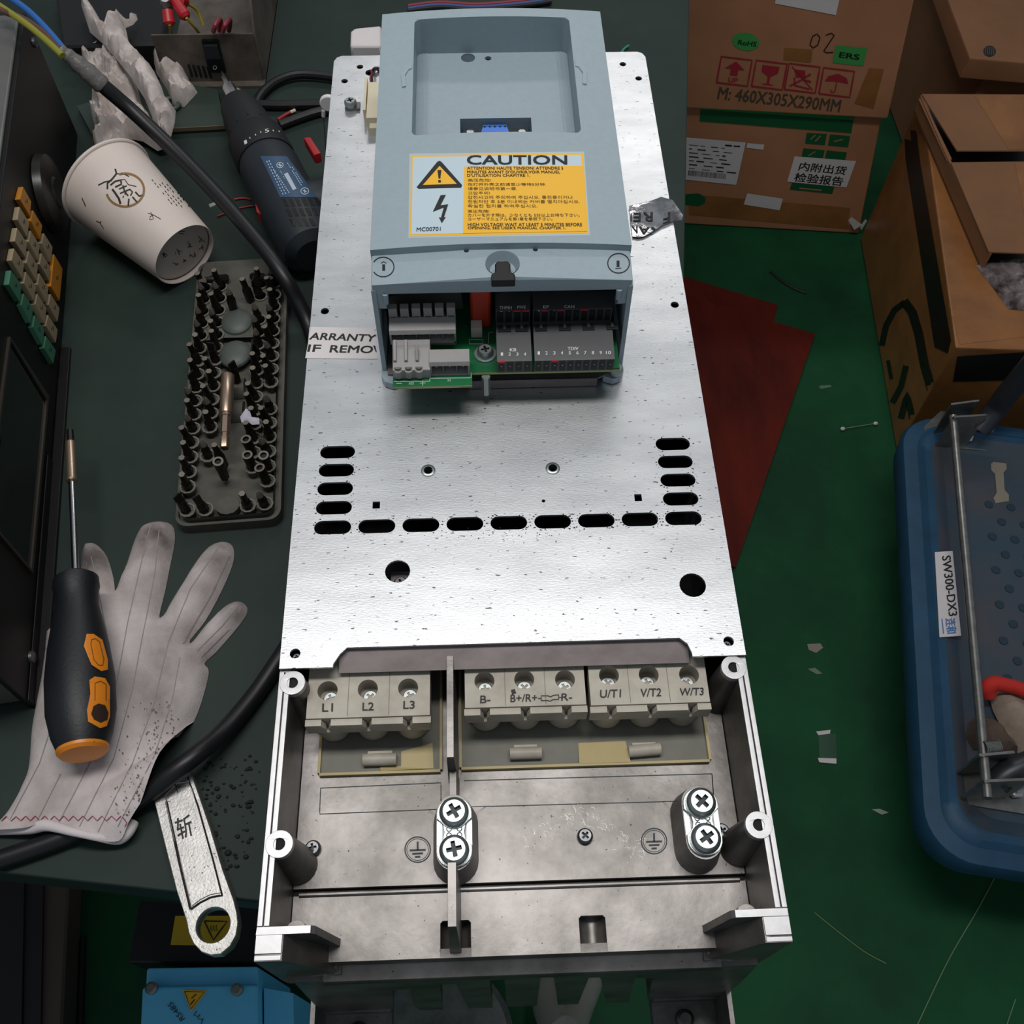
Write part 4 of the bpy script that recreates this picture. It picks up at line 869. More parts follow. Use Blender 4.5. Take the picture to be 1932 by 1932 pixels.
mb.loft([[(c1.x - .022, Y0 + .02, zt + .0302), (c1.x, Y0 + .02, zt + .0302), (c1.x, bk, zt + .0302), (c1.x - .022, bk, zt + .0302)], [(c1.x - .022, Y0 + .02, zt + .029), (c1.x, Y0 + .02, zt + .029), (c1.x, bk, zt + .029), (c1.x - .022, bk, zt + .029)]])
mb.box(lx, c1.x, Y0, bk, ZB, ZB + .002)
D = Decal(mb, .0004); mb.use(M_HOLE)
for i in range(5): D.poly(mb, [(353 + 9 * i, 121 + i), (358 + 9 * i, 121 + i), (365 + 9 * i, 143 + i), (360 + 9 * i, 144 + i)])
obj('chassis_body', mb, ch, weld=False)
def ony(x, y): return aty(x, y, Y0 - .002)
mb = MB().use(mat('black_switch', '0c0d0f', .3)); sw = [ony(*p) for p in ((381, 73), (412, 74), (427, 134), (395, 133))]; mb.prism(sw, (0, -.003, 0)); mb.use(mat('switch_key', '24272a', .3)); mb.prism([ony(*p) + Vector((0, -.003, 0)) for p in ((385, 80), (411, 80), (418, 104), (388, 104))], (0, -.003, 0))
D = Decal(mb, .0003); mb.use(M_PRINTW); D.ribbon(mb, [(405.5 + 3.2 * math.cos(a * .6), 127 + 3.6 * math.sin(a * .6)) for a in range(12)], 1); obj('rocker_switch', mb, ch, weld=False)
M_RT = mat('red_terminal', 'b3202a', .4); M_YW = mat('yellow_wire', '9c8a26', .5)
for pts in ([(338, 0), (348, 4)], [(330, 2), (352, 34)], [(316, 20), (320, 48)]):
    a, b_ = at(*pts[0], zt + .012), at(*pts[1], zt + .004); mb = MB().use(M_RT); mb.lathe(a, b_, [(0, .0050), (.85, .0055), (1, .0035)], 14); obj('red_terminal', mb, ch)
for pts in ([(350, 5), (372, 20), (384, 48)], [(352, 34), (368, 52), (378, 66)], [(320, 46), (322, 65), (317, 84)]):
    mb = MB().use(M_YW); mb.tube([at(x, y, zt + .006 - .012 * i) for i, (x, y) in enumerate(pts)], .0014, 8); obj('wire', mb, ch)
for x0 in (402, 420): mb = MB().use(mat('red_lead', '8a2a38', .5)); mb.tube([at(x0, 60, zt + .004), at(x0 + 6, 45, zt + .012), at(x0 + 14, 38, zt + .006), at(x0 + 12, 58, zt - .01)], .0022, 8); obj('lead', mb, ch)
mb = MB().use(M_ZINC); p = at(312, 6, zt + .012); mb.lathe(p, p + Vector((.002, -.004, .008)), [(0, .005), (1, .0045)], 8); obj('stud', mb, ch)
mb = MB().use(mat('black_filler_tone', '0b0b0c', .5)); q = [at(x, y, ZB + .028) for x, y in ((118, 88), (308, 82), (312, -40), (100, -40))]; mb.prism(q, (0, 0, -.0275)); mb.bevel(.002, 1)
tag(obj('black_case', mb, weld=False), 'flat black box filling the dark area behind the crumpled tissue at the top left', 'case')  # box added to fill the dark area behind the tissue
# ---------------------------------------------------------------- cables
M_RUB = mat('black_rubber', '17171a', 0.42, spec=0.45)
cab = thing('power_cable', at(330, 280, ZB), 'thick black cable running from the top left corner over the paper to the drive', 'cable')
mb = MB().use(M_RUB); mb.tube([at(150, 122, .876), at(190, 158, .862), at(250, 210, .840), at(330, 285, .822), at(400, 357, .812), at(460, 424, .806), at(512, 488, .801), at(540, 530, .794), at(562, 570, .781), at(585, 620, .769), at(604, 690, .766)], .0060, 14); obj('sheath', mb, cab)
mb = MB().use(mat('grey_tape', '77736f', .35, var=.3, vs=200, bump=.6, bs=300)); mb.tube([at(112, 92, .8885), at(150, 122, .8765), at(195, 163, .860)], lambda t: .0040 + .0032 * min(1, t * 1.6) + .0006 * math.sin(t * 30), 14); obj('tape_wrap', mb, cab, label='crumpled grey tape over the cable end')
for c_, n_, pts in (('2a64ad', 'blue_wire', [(118, 90), (88, 55), (55, 22), (20, -4)]), ('8a8a2c', 'yellow_green_wire', [(118, 105), (80, 70), (45, 42), (-10, 5)]), ('5b3d36', 'brown_wire', [(115, 98), (80, 60), (40, 34), (-10, 16)])):
    mb = MB().use(mat(n_, c_, .45)); mb.tube([at(x, y, .8875 + .004 * i) for i, (x, y) in enumerate(pts)], .0026, 10); obj('wire', mb, cab, label=n_.replace('_', ' '))
CP = [(545, 1215), (528, 1242), (480, 1312), (420, 1382), (368, 1426), (322, 1462), (260, 1510), (200, 1545), (110, 1584), (0, 1622), (-80, 1645)]
CZ = [.006, .006, .007, .012, .0212, .0212, .012, .0065, .006, .006, .006]
CW = [at(x, y, ZB + z) for (x, y), z in zip(CP, CZ)]
mb = MB().use(M_RUB); mb.tube(CW, .0058, 14); tag(obj('rubber_cable', mb), 'thick black cable passing under the glove and over the wrench', 'cable')
for nm, pts, zz, lb in (('cord', [(478, 206), (492, 178), (520, 154), (560, 141), (610, 143), (660, 152)], .012, 'black cord arching behind the drill towards the drive'), ('cord', [(488, 197), (530, 198), (580, 197), (640, 196)], .010, 'straight black cord between the drill chuck and the drive'), ('cord', [(528, 236), (565, 222), (600, 211), (640, 205)], .010, 'black cord emerging just right of the drill collar')):
    mb = MB().use(M_RUB); mb.tube([at(x, y, ZB + zz * .5) for x, y in pts], .0042, 10); tag(obj(nm, mb), lb, 'cord')
# ---------------------------------------------------------------- drill
M_DR = mat('dark_drill_plastic', '20262c', 0.5, var=.15, vs=60); M_DRK = mat('black_drill_rubber', '141519', 0.6, var=.15, vs=80)
za = ZB + .0265; d0 = at(449, 198, za); d1 = at(592, 482, za); dl = (d1 - d0).length; da = (d1 - d0).normalized(); ds = Vector((-da.y, da.x, 0))
drill = thing('drill', Vector(((d0.x + d1.x) / 2, (d0.y + d1.y) / 2, ZB)), 'dark blue and black power drill lying beside the drive', 'drill')
k6 = lambda X, Y: (400 + X / 5.085, 120 + Y / 5.085)
mb = MB().use(M_DRK); mb.lathe(d0, d0 + da * .052, [(0, .0120), (.04, .0165), (.5, .0200), (1, .0215)], 28)
for i in range(12):
    a = 2 * math.pi * i / 12; o_ = ds * math.cos(a) + Vector((0, 0, 1)) * math.sin(a); mb.tube([d0 + da * .004 + o_ * .0158, d0 + da * .046 + o_ * .0205], .0012, 6, res=0)
obj('chuck', mb, drill)
mb = MB().use(M_DRK); mb.lathe(d0 + da * .052, d0 + da * .086, [(0, .0228), (.1, .0250), (.9, .0262), (1, .0255)], 36)
D = Decal(mb, .0004); mb.use(M_PRINTW)
D.text(mb, '1', k6(318, 778), k6(340, 765), k6(310, 745), 1, .03); D.text(mb, '5', k6(512, 668), k6(548, 660), k6(506, 635), 1, .03)
for x, y in ((365, 715), (418, 685), (468, 660), (585, 645), (640, 652)): D.ribbon(mb, [k6(x - 2, y - 6), k6(x + 4, y + 8)], 1.6)
obj('clutch_ring', mb, drill, weld=False)
mb = MB().use(M_DR); mb.lathe(d0 + da * .086, d1, [(0, .0245), (.08, .0262), (.6, .0262), (.85, .0258), (.95, .0225), (1, .015)], 40)
D = Decal(mb, .0003); mb.use(mat('blue_rating_plate', '33506e', .45))
def pgrid(c, nx=8, ny=8, k=1.0): D.quad(mb, [k6(*p) for p in c], nx, ny, k)
pgrid(((655, 1285), (1015, 1285), (715, 890), (465, 890)), 12, 12)
mb.use(mat('plate_print', 'b4c0cc', .6))
for (a, b_) in (((525, 935), (690, 1270)), ((545, 930), (715, 1265)), ((600, 1030), (745, 1250)), ((720, 955), (860, 1180)), ((740, 960), (880, 1170)), ((655, 1035), (700, 1110))):
    n_ = 12
    for i in range(n_):
        if rnd.random() < .85: D.ribbon(mb, [k6(a[0] + (b_[0] - a[0]) * (i + .1) / n_, a[1] + (b_[1] - a[1]) * (i + .1) / n_), k6(a[0] + (b_[0] - a[0]) * (i + .7) / n_, a[1] + (b_[1] - a[1]) * (i + .7) / n_)], 1.6, 2)
D.fill(mb, [k6(*p) for p in ((690, 1065), (725, 1050), (810, 1205), (778, 1222))], 2)
for c_ in ((652, 980, 30), (887, 1228, 36)): D.ribbon(mb, [k6(c_[0] + c_[2] * math.cos(a * .3), c_[1] + c_[2] * .85 * math.sin(a * .3)) for a in range(22)], 1.4, 2); D.ribbon(mb, [k6(c_[0] - 16, c_[1] - 5), k6(c_[0] + 18, c_[1] + 5)], 2.2, 2); D.ribbon(mb, [k6(c_[0] - 3, c_[1] - 18), k6(c_[0] + 3, c_[1] + 18)], 1.8, 2)
mb.use(M_HOLE)
for r_ in range(3):
    for i in range(6 - r_):
        x = 670 + 62 * i + 35 * r_; y = 1300 + 95 * r_ - 2 * i
        D.fill(mb, [k6(x, y), k6(x + 36, y), k6(x + 70, y + 72), k6(x + 34, y + 72)], 1)
obj('drill_body', mb, drill, weld=False)
mb = MB().use(M_DR); hb = d0 + da * .15; mb.tube([hb, hb + ds * .030 + Vector((0, 0, -.003)), hb + ds * .058 + Vector((0, 0, -.004))], lambda t: .022 - .003 * t, 20); obj('handle', mb, drill)
M_DRED = mat('drill_red', 'a81f22', .4)
rz0 = za + .020
mb = MB().use(M_DRED); q = [at(*k6(*p), rz0) for p in ((875, 705), (945, 700), (1045, 855), (975, 875))]; mb.prism(q, (0, 0, -.010)); mb.bevel(.0012); obj('direction_switch', mb, drill, label='red switch on the handle side')
mb = MB().use(M_DRED); q = [at(*k6(*p), za + .006) for p in ((400, 1210), (425, 1208), (505, 1330), (500, 1385), (470, 1450), (425, 1420), (405, 1300))]; mb.prism(q, (0, 0, -.012)); mb.bevel(.0012); obj('gear_selector', mb, drill, label='red selector knob on the left flank')
mb = MB().use(M_PIN); t0 = d0; mb.lathe(t0 - da * .045, t0 + da * .004, [(0, .0022), (.30, .0024), (.32, .0058), (1, .0058)], 6); mb.lathe(t0 - da * .052, t0 - da * .045, [(0, .0012), (1, .0022)], 8); obj('driver_bit', mb, drill, label='bright hex driver bit in the chuck')
# ---------------------------------------------------------------- bit holder and its bits
M_TRAYP = mat('dusty_grey_holder', '55544c', 0.7, col2='45443d', vs=45); M_BIT = mat('dark_bit_steel', '26201c', 0.42, 0.5, var=.4, vs=150); M_BITG = mat('lit_bit_tip', '7a7268', 0.5, 0.4)  # light on the bit tops is put in as a paler grey
g0 = at(432, 992, ZB + .006); g1 = at(461, 497, ZB + .006); gv = (g1 - g0); gL = gv.length; gv = Vector((gv.x, gv.y, 0)).normalized(); gu = Vector((gv.y, -gv.x, 0)); gW = .0735
G0 = Vector((g0.x, g0.y, ZB))
def gp(u, v, z=0): return G0 + gu * u + gv * v + Vector((0, 0, z))
hold = thing('bit_holder', gp(0, gL / 2, 0), 'dusty grey bit holder full of dark screwdriver bits, lying left of the drive', 'bit holder', rz=math.atan2(-gv.x, gv.y))
rows = [.030 + .0128 * i for i in range(16)]
cols = [(-.0285, 'leftmost'), (-.0160, 'second'), (.0165, 'third'), (.0275, 'rightmost')]
spots = []
rb = random.Random(11)
for ci, (u, cn) in enumerate(cols):
    for ri, v in enumerate(rows):
        if ci == 1 and ri in (0, 1, 3): continue
        if ci == 2 and ri in (0, 13): continue
        if ci == 3 and ri in (6,): continue
        spots.append((u, v, ci, ri))
hs = [[gp(u, v, 0) + gu * .0046 * math.cos(a * .6283) + gv * .0046 * math.sin(a * .6283) for a in range(10)] for u, v, _, _ in spots]
fr = [(-.0275, .0105), (-.0150, .0100), (.0145, .0105), (.0265, .0110)]
hs += [[gp(u, v, 0) + gu * .0046 * math.cos(a * .6283) + gv * .0046 * math.sin(a * .6283) for a in range(10)] for u, v in fr]
hs += [[gp(u, .0125, 0) + gu * .0 + gv * 0 + gu * .0085 * math.cos(a * .5236) + gv * .0075 * math.sin(a * .5236) for a in range(12)] for u in (0.0,)]
mb = MB().use(M_TRAYP)
def go(w, l0, l1, r_, z): return [gp(p.x, p.y, z) for p in rrect(-w / 2, w / 2, l0, l1, r_)]
mb.loft([go(gW, 0, gL, .009, 0), go(gW, 0, gL, .009, .007)]); mb.prism(go(gW, 0, gL, .009, .007), (0, 0, .003), [go(gW - .004, .002, gL - .002, .008, .007)])
mb.prism(go(gW - .010, .004, gL - .005, .006, .0069), (0, 0, .0065), [[p + Vector((0, 0, .0069)) for p in h] for h in hs])
mb.use(mat('holder_ridge', '6d6b60', .7))
for h in hs[:-1]:
    c_ = sum(h, Vector()) / len(h); mb.prism([c_ + (p - c_) * 1.28 + Vector((0, 0, .0133)) for p in h], (0, 0, .0012), [[p + Vector((0, 0, .0133)) for p in h]])
mb.use(mat('clear_dome', '4c534e', .5))
for v in (.150, .183): mb.ball(gp(-.001, v, .0135), .0125, .0135, .005, 20, 10)
mb.use(M_TRAYP)
for v in (.098, .120): mb.lathe(gp(-.007, v, .006), gp(.007, v, .006), [(0, .0095), (1, .0095)], 18)
obj('holder_body', mb, hold, smooth=30)
def bit(kind):
    mb = MB().use(M_BIT); mb.lathe((0, 0, 0), (0, 0, .013), [(0, .0034), (1, .0036)], 6)
    if kind == 0: mb.lathe((0, 0, .013), (0, 0, .019), [(0, .0034), (.3, .0026), (1, .0026)], 12); mb.use(M_BITG); mb.lathe((0, 0, .019), (0, 0, .025), [(0, .0026), (.8, .0012), (1, .0003)], 4)
    if kind == 1: mb.lathe((0, 0, .013), (0, 0, .018), [(0, .0034), (1, .0026)], 12); mb.loft([[(-.0026, -.0022, .018), (.0026, -.0022, .018), (.0026, .0022, .018), (-.0026, .0022, .018)], [(-.0028, -.0005, .025), (.0028, -.0005, .025), (.0028, .0005, .025), (-.0028, .0005, .025)]])
    if kind == 2: mb.lathe((0, 0, .013), (0, 0, .016), [(0, .0034), (1, .0024)], 12); mb.lathe((0, 0, .016), (0, 0, .0248), [(0, .0024), (1, .0024)], 6); mb.use(M_BITG); mb.lathe((0, 0, .0248), (0, 0, .025), [(0, .0023), (1, .0023)], 6)
    if kind == 3: mb.lathe((0, 0, .013), (0, 0, .0225), [(0, .0036), (1, .0038)], 16, caps=False); mb.use(M_BITG); mb.prism(circ((0, 0, .0222), .0038, 16), (0, 0, .0004), [circ((0, 0, .0222), .0024, 12)]); mb.use(M_HOLE); mb.poly(circ((0, 0, .0205), .0037, 12))
    if kind == 4: mb.lathe((0, 0, .013), (0, 0, .017), [(0, .0034), (1, .0026)], 12); mb.lathe((0, 0, .017), (0, 0, .025), [(0, .0026), (1, .0022)], 10); mb.use(M_BITG); mb.lathe((0, 0, .025), (0, 0, .0252), [(0, .0021), (1, .0021)], 10)
    return obj('screwdriver_bit', mb, loc=(0, 0, 0), smooth=30)
protos = [bit(k) for k in range(5)]; KN = ['cross-tip', 'flat-tip', 'hex-tip', 'hollow socket', 'round-tip']
ORD = ['front', 'second', 'third', 'fourth', 'fifth', 'sixth', 'seventh', 'eighth', 'ninth', 'tenth', 'eleventh', 'twelfth', 'thirteenth', 'fourteenth', 'fifteenth', 'rearmost']
first = set()
def put(k, u, v, z, label, group, tilt=None):
    M = Matrix.Translation(gp(u, v, z)) @ Matrix.Rotation(rb.uniform(-.07, .07), 4, 'X') @ Matrix.Rotation(rb.uniform(-.12, .05), 4, 'Y') @ Matrix.Rotation(rb.uniform(0, 3), 4, 'Z')
    if tilt: M = Matrix.Translation(gp(u, v, z)) @ tilt
    o = protos[k] if k not in first else protos[k].copy()
    if k in first: COL.objects.link(o)
    first.add(k); o.matrix_world = M; tag(o, label, 'screwdriver bit', group)
cnt = {}
for u, v, ci, ri in spots: cnt.setdefault(ci, []).append((v, u))
for ci, lst in cnt.items():
    lst.sort()
    for i, (v, u) in enumerate(lst):
        k = 3 if (ci == 3 and i < 2) or (ci == 2 and i < 2) else rb.choice((0, 1, 2, 2, 4, 0))
        od = ORD[i] if i < len(lst) - 1 else 'rearmost'
        put(k, u, v, ZB + .0073 - ZB, 'dark %s bit, %s from the near end, %s column of bit holder' % (KN[k], 'first' if od == 'front' else od if od != 'rearmost' else 'farthest', cols[ci][1]), 'bits standing in the holder columns')
for (u, v), wd, k in zip(fr, ('leftmost', 'second from left', 'second from right', 'rightmost'), (1, 1, 2, 0)):
    put(k, u, v, .0073, 'dark %s bit, %s of four at the near end of the holder' % (KN[k], wd), 'bits along the near end of the holder')
for k, u, v, lb in ((4, -.004, .046, 'round-tip bit standing alone in the middle of the holder, nearest the thick socket'), (3, -.003, .036, 'thick hollow socket standing in the middle of the holder near its front'), (2, .009, .205, 'dark hex bit in the middle channel near the far end of the holder'), (0, -.004, .196, 'dark cross bit in the middle channel, behind the two clear domes'), (1, .002, .122, 'dark flat bit in the middle channel behind the bright extension')):
    put(k, u, v, .0136, lb, 'bits in the middle channel')
for s, u in ((-1, -.006), (1, .006)):
    put(0, u + s * .004, .228, .017, 'dark bit lying at the far end of the holder, %s of a crossed pair' % ('left' if s < 0 else 'right'), 'crossed bits', Matrix.Rotation(s * 1.1, 4, 'Y') @ Matrix.Rotation(.5, 4, 'X'))
M_GOLD = mat('champagne_steel', 'b7a08c', 0.3, 0.85)
e0_, e1_ = at(430, 708, ZB + .030), at(424, 846, ZB + .027); ed = (e1_ - e0_); el = ed.length
mb = MB().use(M_GOLD); mb.lathe(e0_, e1_, [(0, .0044), (.01, .0048), (.52, .0048), (.54, .0042)], 24); mb.lathe(e0_, e1_, [(.54, .0034), (.80, .0034), (.805, .0028), (.86, .0028), (.865, .0034), (.99, .0034), (1, .003)], 6); mb.lathe(e0_, e1_, [(.545, .0040), (.575, .0040)], 16)
tag(obj('bit_extension', mb), 'bright champagne steel magnetic extension lying across the bit holder', 'bit extension')
M_LINT = mat('white_lint', 'b9b4c0', .8)
def crumb(name, px, z, label, m=None, th=.004): return crumple(name, px, label, z, th, rnd.uniform(0, 9), step=.0016, m=m or M_LINT, cat='scrap')
crumb('paper_shred', [(452, 784), (463, 768), (470, 772), (474, 784), (488, 786), (489, 798), (475, 799), (466, 792), (455, 795)], ZB + .031, 'scrap of white lint caught on the bits right of the extension')
# ---------------------------------------------------------------- glove
M_GLOVE = mat('white_cotton_glove', 'd2c9c9', 0.85, col2='b3a8a4', vs=28, bump=0.3, bs=900)
M_GRIME = mat('glove_stripe', '948b8c', .85); M_STITCH = mat('red_stitching', '8c2a48', .7)
GO = [(147, 1085), (150, 1040), (160, 1020), (178, 1022), (198, 1045), (210, 1085), (214, 1112), (222, 1090), (235, 1060), (248, 1020), (262, 992), (285, 981), (312, 980), (325, 992), (326, 1020), (318, 1060), (308, 1110), (297, 1157), (305, 1159), (315, 1140), (345, 1090), (375, 1045), (400, 1022), (425, 1017), (438, 1030), (436, 1060), (415, 1110), (385, 1165), (356, 1202), (360, 1206), (385, 1175), (420, 1140), (445, 1129), (462, 1138), (462, 1155), (440, 1185), (405, 1225), (383, 1246), (390, 1258), (388, 1280), (370, 1340), (345, 1390), (320, 1440), (300, 1490), (280, 1530), (255, 1562), (238, 1588), (215, 1594), (180, 1588), (140, 1578), (85, 1565), (55, 1570), (0, 1572), (-20, 1572), (-18, 1556), (10, 1528), (40, 1470), (50, 1435), (55, 1370), (68, 1300), (78, 1240), (83, 1190), (95, 1180), (130, 1150)]
CL = []
for a, b_ in zip(CW, CW[1:]):
    for i in range(6): CL.append(a + (b_ - a) * i / 6)
def gfn(q, d, h):
    c_ = min(CL, key=lambda c: (Vector((c.x, c.y)) - q).length); m_ = (Vector((c_.x, c_.y)) - q).length
    hv = h * (1 + .30 * nz.noise(Vector((q.x * 30, q.y * 22, 3.3)))) + .0015 * nz.noise(Vector((q.x * 90, q.y * 70, 1.0))) * min(1, d / .006)
    if m_ < .024: hv = max(hv, (c_.z - ZB + .0095) * (1 - (m_ / .024) ** 2) ** .45)
    return hv
glove = thing('work_glove', at(200, 1330, ZB), 'white cotton glove with grey stripes and dirty fingertips, palm down under the screwdriver', 'glove')
mb = MB().use(M_GLOVE); pillow(mb, [at(x, y, ZB + .005) for x, y in smooth_px(GO, 3)], ZB + .0006, .0115, step=.0026, edge=.0045, fn=gfn)
D = Decal(mb, .0003); mb.use(M_GRIME)
for st in ([(20, 1545), (75, 1440), (120, 1300), (150, 1150), (165, 1060)], [(70, 1550), (115, 1460)], [(110, 1555), (190, 1400), (222, 1280), (240, 1180), (262, 1080), (285, 990)], [(150, 1560), (215, 1430), (250, 1300), (275, 1170), (292, 1080), (300, 1000)], [(185, 1570), (250, 1440), (290, 1330), (318, 1210), (360, 1110), (410, 1035)], [(222, 1560), (290, 1430), (325, 1320), (340, 1240)], [(205, 1210), (185, 1110), (172, 1050)], [(345, 1215), (400, 1120), (432, 1050)], [(372, 1228), (420, 1180), (452, 1140)], [(380, 1240), (432, 1188)]): D.ribbon(mb, st, 1.7, sub=10)
mb.use(mat('glove_dirt', '6f6259', .9))
def blot(cx, cy, r_, n_):
    for i in range(n_):
        a = rnd.uniform(0, 6.28); d_ = r_ * rnd.random() ** .7; x, y = cx + d_ * math.cos(a), cy + d_ * math.sin(a) * 1.3; s = rnd.uniform(.6, 2.2)
        D.poly(mb, [(x - s, y - s * .5), (x + s * .3, y - s), (x + s, y + s * .4), (x - s * .2, y + s)], 2)
blot(280, 1490, 45, 70); blot(240, 1530, 40, 40); blot(300, 1370, 40, 50); blot(270, 1400, 60, 40)
mb.use(M_STITCH); D.ribbon(mb, [(4 + 9 * i, 1550 - .06 * i - (9 if i % 2 else 0)) for i in range(26)], 1.5, 2, sub=3); D.ribbon(mb, [(232, 1541), (240, 1552), (236, 1560), (246, 1566), (242, 1574), (250, 1578)], 1.5, 2, sub=2)
gb = obj('glove_body', mb, glove, weld=False, smooth=60)
ca_ = gb.data.color_attributes.new('soil', 'FLOAT_COLOR', 'POINT'); bw = WM[gb.name]
TIPS = ((292, 1012, 62, .85), (412, 1045, 50, .75), (446, 1150, 40, .8), (175, 1055, 50, .8), (300, 1100, 60, .35), (380, 1105, 50, .35), (320, 1240, 80, .5), (260, 1290, 60, .45), (300, 1330, 75, .55), (330, 1290, 40, .3))
for i, v in enumerate(gb.data.vertices):
    X, Y = pj(bw @ v.co); g_ = 0.0
    for tx, ty, tr_, s_ in TIPS: g_ = max(g_, s_ * math.exp(-((X - tx) ** 2 + (Y - ty) ** 2) / (tr_ * tr_) * 1.3))
    ca_.data[i].color = (g_, g_, g_, 1)
nt = M_GLOVE.node_tree; pb = nt.nodes['Principled BSDF']; src = pb.inputs['Base Color'].links[0].from_socket
va = nt.nodes.new('ShaderNodeVertexColor'); va.layer_name = 'soil'; ns = nt.nodes.new('ShaderNodeTexNoise'); ns.inputs['Scale'].default_value = 60; ns.inputs['Detail'].default_value = 5
tcn = nt.nodes.new('ShaderNodeTexCoord'); nt.links.new(tcn.outputs['Object'], ns.inputs['Vector'])
mm = nt.nodes.new('ShaderNodeMath'); mm.operation = 'MULTIPLY'; nt.links.new(va.outputs['Color'], mm.inputs[0]); m2_ = nt.nodes.new('ShaderNodeMapRange'); m2_.inputs[1].default_value = .3; m2_.inputs[2].default_value = .6; m2_.inputs[3].default_value = .55; m2_.inputs[4].default_value = 1.15
nt.links.new(ns.outputs['Fac'], m2_.inputs[0]); nt.links.new(m2_.outputs[0], mm.inputs[1])
mx = nt.nodes.new('ShaderNodeMix'); mx.data_type = 'RGBA'; nt.links.new(mm.outputs[0], mx.inputs[0]); nt.links.new(src, mx.inputs[6]); mx.inputs[7].default_value = (*lin('4d4440'), 1); nt.links.new(mx.outputs[2], pb.inputs['Base Color'])
mb = MB().use(mat('cuff_cotton', 'dcd3d3', 0.85, bump=.3, bs=900)); mb.tube([at(-20, 1566, ZB + .004), at(55, 1562, ZB + .008), at(90, 1557, ZB + .014), at(140, 1570, ZB + .0175), at(185, 1580, ZB + .014), at(222, 1584, ZB + .007), at(240, 1570, ZB + .009), at(252, 1550, ZB + .008)], lambda t: .0030 + .0008 * math.sin(t * 9), 12); obj('cuff_hem', mb, glove)
# ---------------------------------------------------------------- screwdriver on the glove
M_GRIP = mat('black_grip', '14171c', 0.5, bump=.15, bs=500); M_OR = mat('orange_insert', 'e0851f', .4, specks=(500, .70, '7a4a18'))
s0 = at(132, 812, ZB + .037); s1 = at(143, 1088, ZB + .037); s2 = at(150, 1425, ZB + .037)
s2 = s1 + (s1 - s0).normalized() * (s2 - s1).length
sd = thing('screwdriver', Vector(((s1.x + s2.x) / 2, (s1.y + s2.y) / 2, ZB)), 'long screwdriver with black and orange handle resting on the white glove', 'screwdriver')
hl_ = (s2 - s1).length; sl = (s1 - s0).length
mb = MB().use(M_GRIP); mb.lathe(s1, s2, [(0, .006), (.005, .0112), (.02, .0138), (.07, .0142), (.11, .0131), (.19, .0132), (.27, .0150), (.42, .0180), (.60, .0202), (.78, .0200), (.90, .0174), (.965, .0146), (.985, .0138)], 48)
D = Decal(mb, .0006); mb.use(M_OR)
D.fill(mb, [(163, 1197), (176, 1197), (192, 1208), (202, 1245), (202, 1264), (190, 1267), (172, 1255), (158, 1220)]); D.fill(mb, [(168, 1284), (178, 1277), (197, 1280), (206, 1296), (206, 1352), (200, 1370), (188, 1374), (166, 1362), (164, 1340), (170, 1310)])
mb.use(mat('orange_seam', '6d3d10', .6)); D.ribbon(mb, [(170, 1215), (172, 1208), (178, 1206), (186, 1212), (194, 1245), (192, 1256), (184, 1256), (176, 1246), (170, 1215)], 1.2, 1.6, sub=3); D.ribbon(mb, [(178, 1322), (178, 1290), (188, 1286), (198, 1292), (198, 1322)], 1.2, 1.6, sub=3)
mb.use(mat('torn_hole', '2a1508', .8)); D.fill(mb, [(175, 1333), (184, 1328), (196, 1331), (202, 1345), (200, 1358), (188, 1364), (176, 1358), (171, 1348)], 1.8)
obj('handle', mb, sd, weld=False)
mb = MB().use(M_OR); mb.lathe(s1, s2, [(.970, .0147), (.985, .0145), (1.0, .0128), (1.008, .007)], 40); obj('end_cap', mb, sd, label='scuffed orange end cap')
mb = MB().use(M_PIN); mb.lathe(s0 + (s1 - s0) * .36, s1, [(0, .0023), (1, .0023)], 16); obj('shaft', mb, sd)
mb = MB().use(M_GOLD); mb.lathe(s0 + (s1 - s0) * .09, s0 + (s1 - s0) * .37, [(0, .0034), (.03, .0036), (.95, .0036), (.96, .0040), (1, .0038)], 20); obj('bit_sleeve', mb, sd)
mb = MB().use(M_BIT); mb.lathe(s0, s0 + (s1 - s0) * .09, [(0, .0024), (1, .0027)], 8); obj('bit', mb, sd)
mb = MB().use(M_GOLD); mb.lathe(s1 - (s2 - s1) * .008, s1, [(0, .0095), (1, .0105)], 32); obj('collar', mb, sd)
# ---------------------------------------------------------------- wrench over the bench edge
M_CHR = mat('worn_chrome', 'bab8b5', 0.42, 0.85, var=.22, vs=90, specks=(600, .665, '45423f'), bump=.16, bs=700)
wr = thing('adjustable_wrench', at(370, 1640, ZB), 'chrome wrench handle with a round hanging hole, sticking out over the bench edge', 'wrench')
wz = ZB + .0105; W_ = lambda x, y: at(x, y, wz)
we = W_(402, 1745); ro = (W_(452, 1730) - we).length
arc = [W_(x, y) for x, y in ((352, 1738), (356, 1760), (365, 1780), (380, 1796), (398, 1802), (416, 1800), (434, 1785), (445, 1765), (449, 1742), (447, 1722), (441, 1698))]
outw = [W_(288, 1500), W_(310, 1590), W_(333, 1680)] + arc + [W_(420, 1640), W_(396, 1560), W_(372, 1490), W_(358, 1452), W_(335, 1452)]
hole = circ(we, (W_(434, 1742) - we).length, 28)
inner = [W_(*p) for p in ((312, 1500), (315, 1518), (340, 1630), (361, 1717), (378, 1704), (398, 1694), (420, 1690), (402, 1620), (374, 1520), (357, 1475), (335, 1478))]
mb = MB().use(M_CHR); D_ = Vector((0, 0, -.0022)); mb.prism([p + D_ for p in outw], (0, 0, .0022), [[p + D_ for p in hole], [p + D_ for p in inner]])
D_ = Vector((0, 0, -.0100)); mb.prism([p + D_ for p in outw], (0, 0, .0080), [[p + D_ for p in hole]]); mb.use(M_DARKSCREW)
mb.use(M_CHR); mb.bevel(.0007, 1); ip = [we + (p - we) for p in inner]
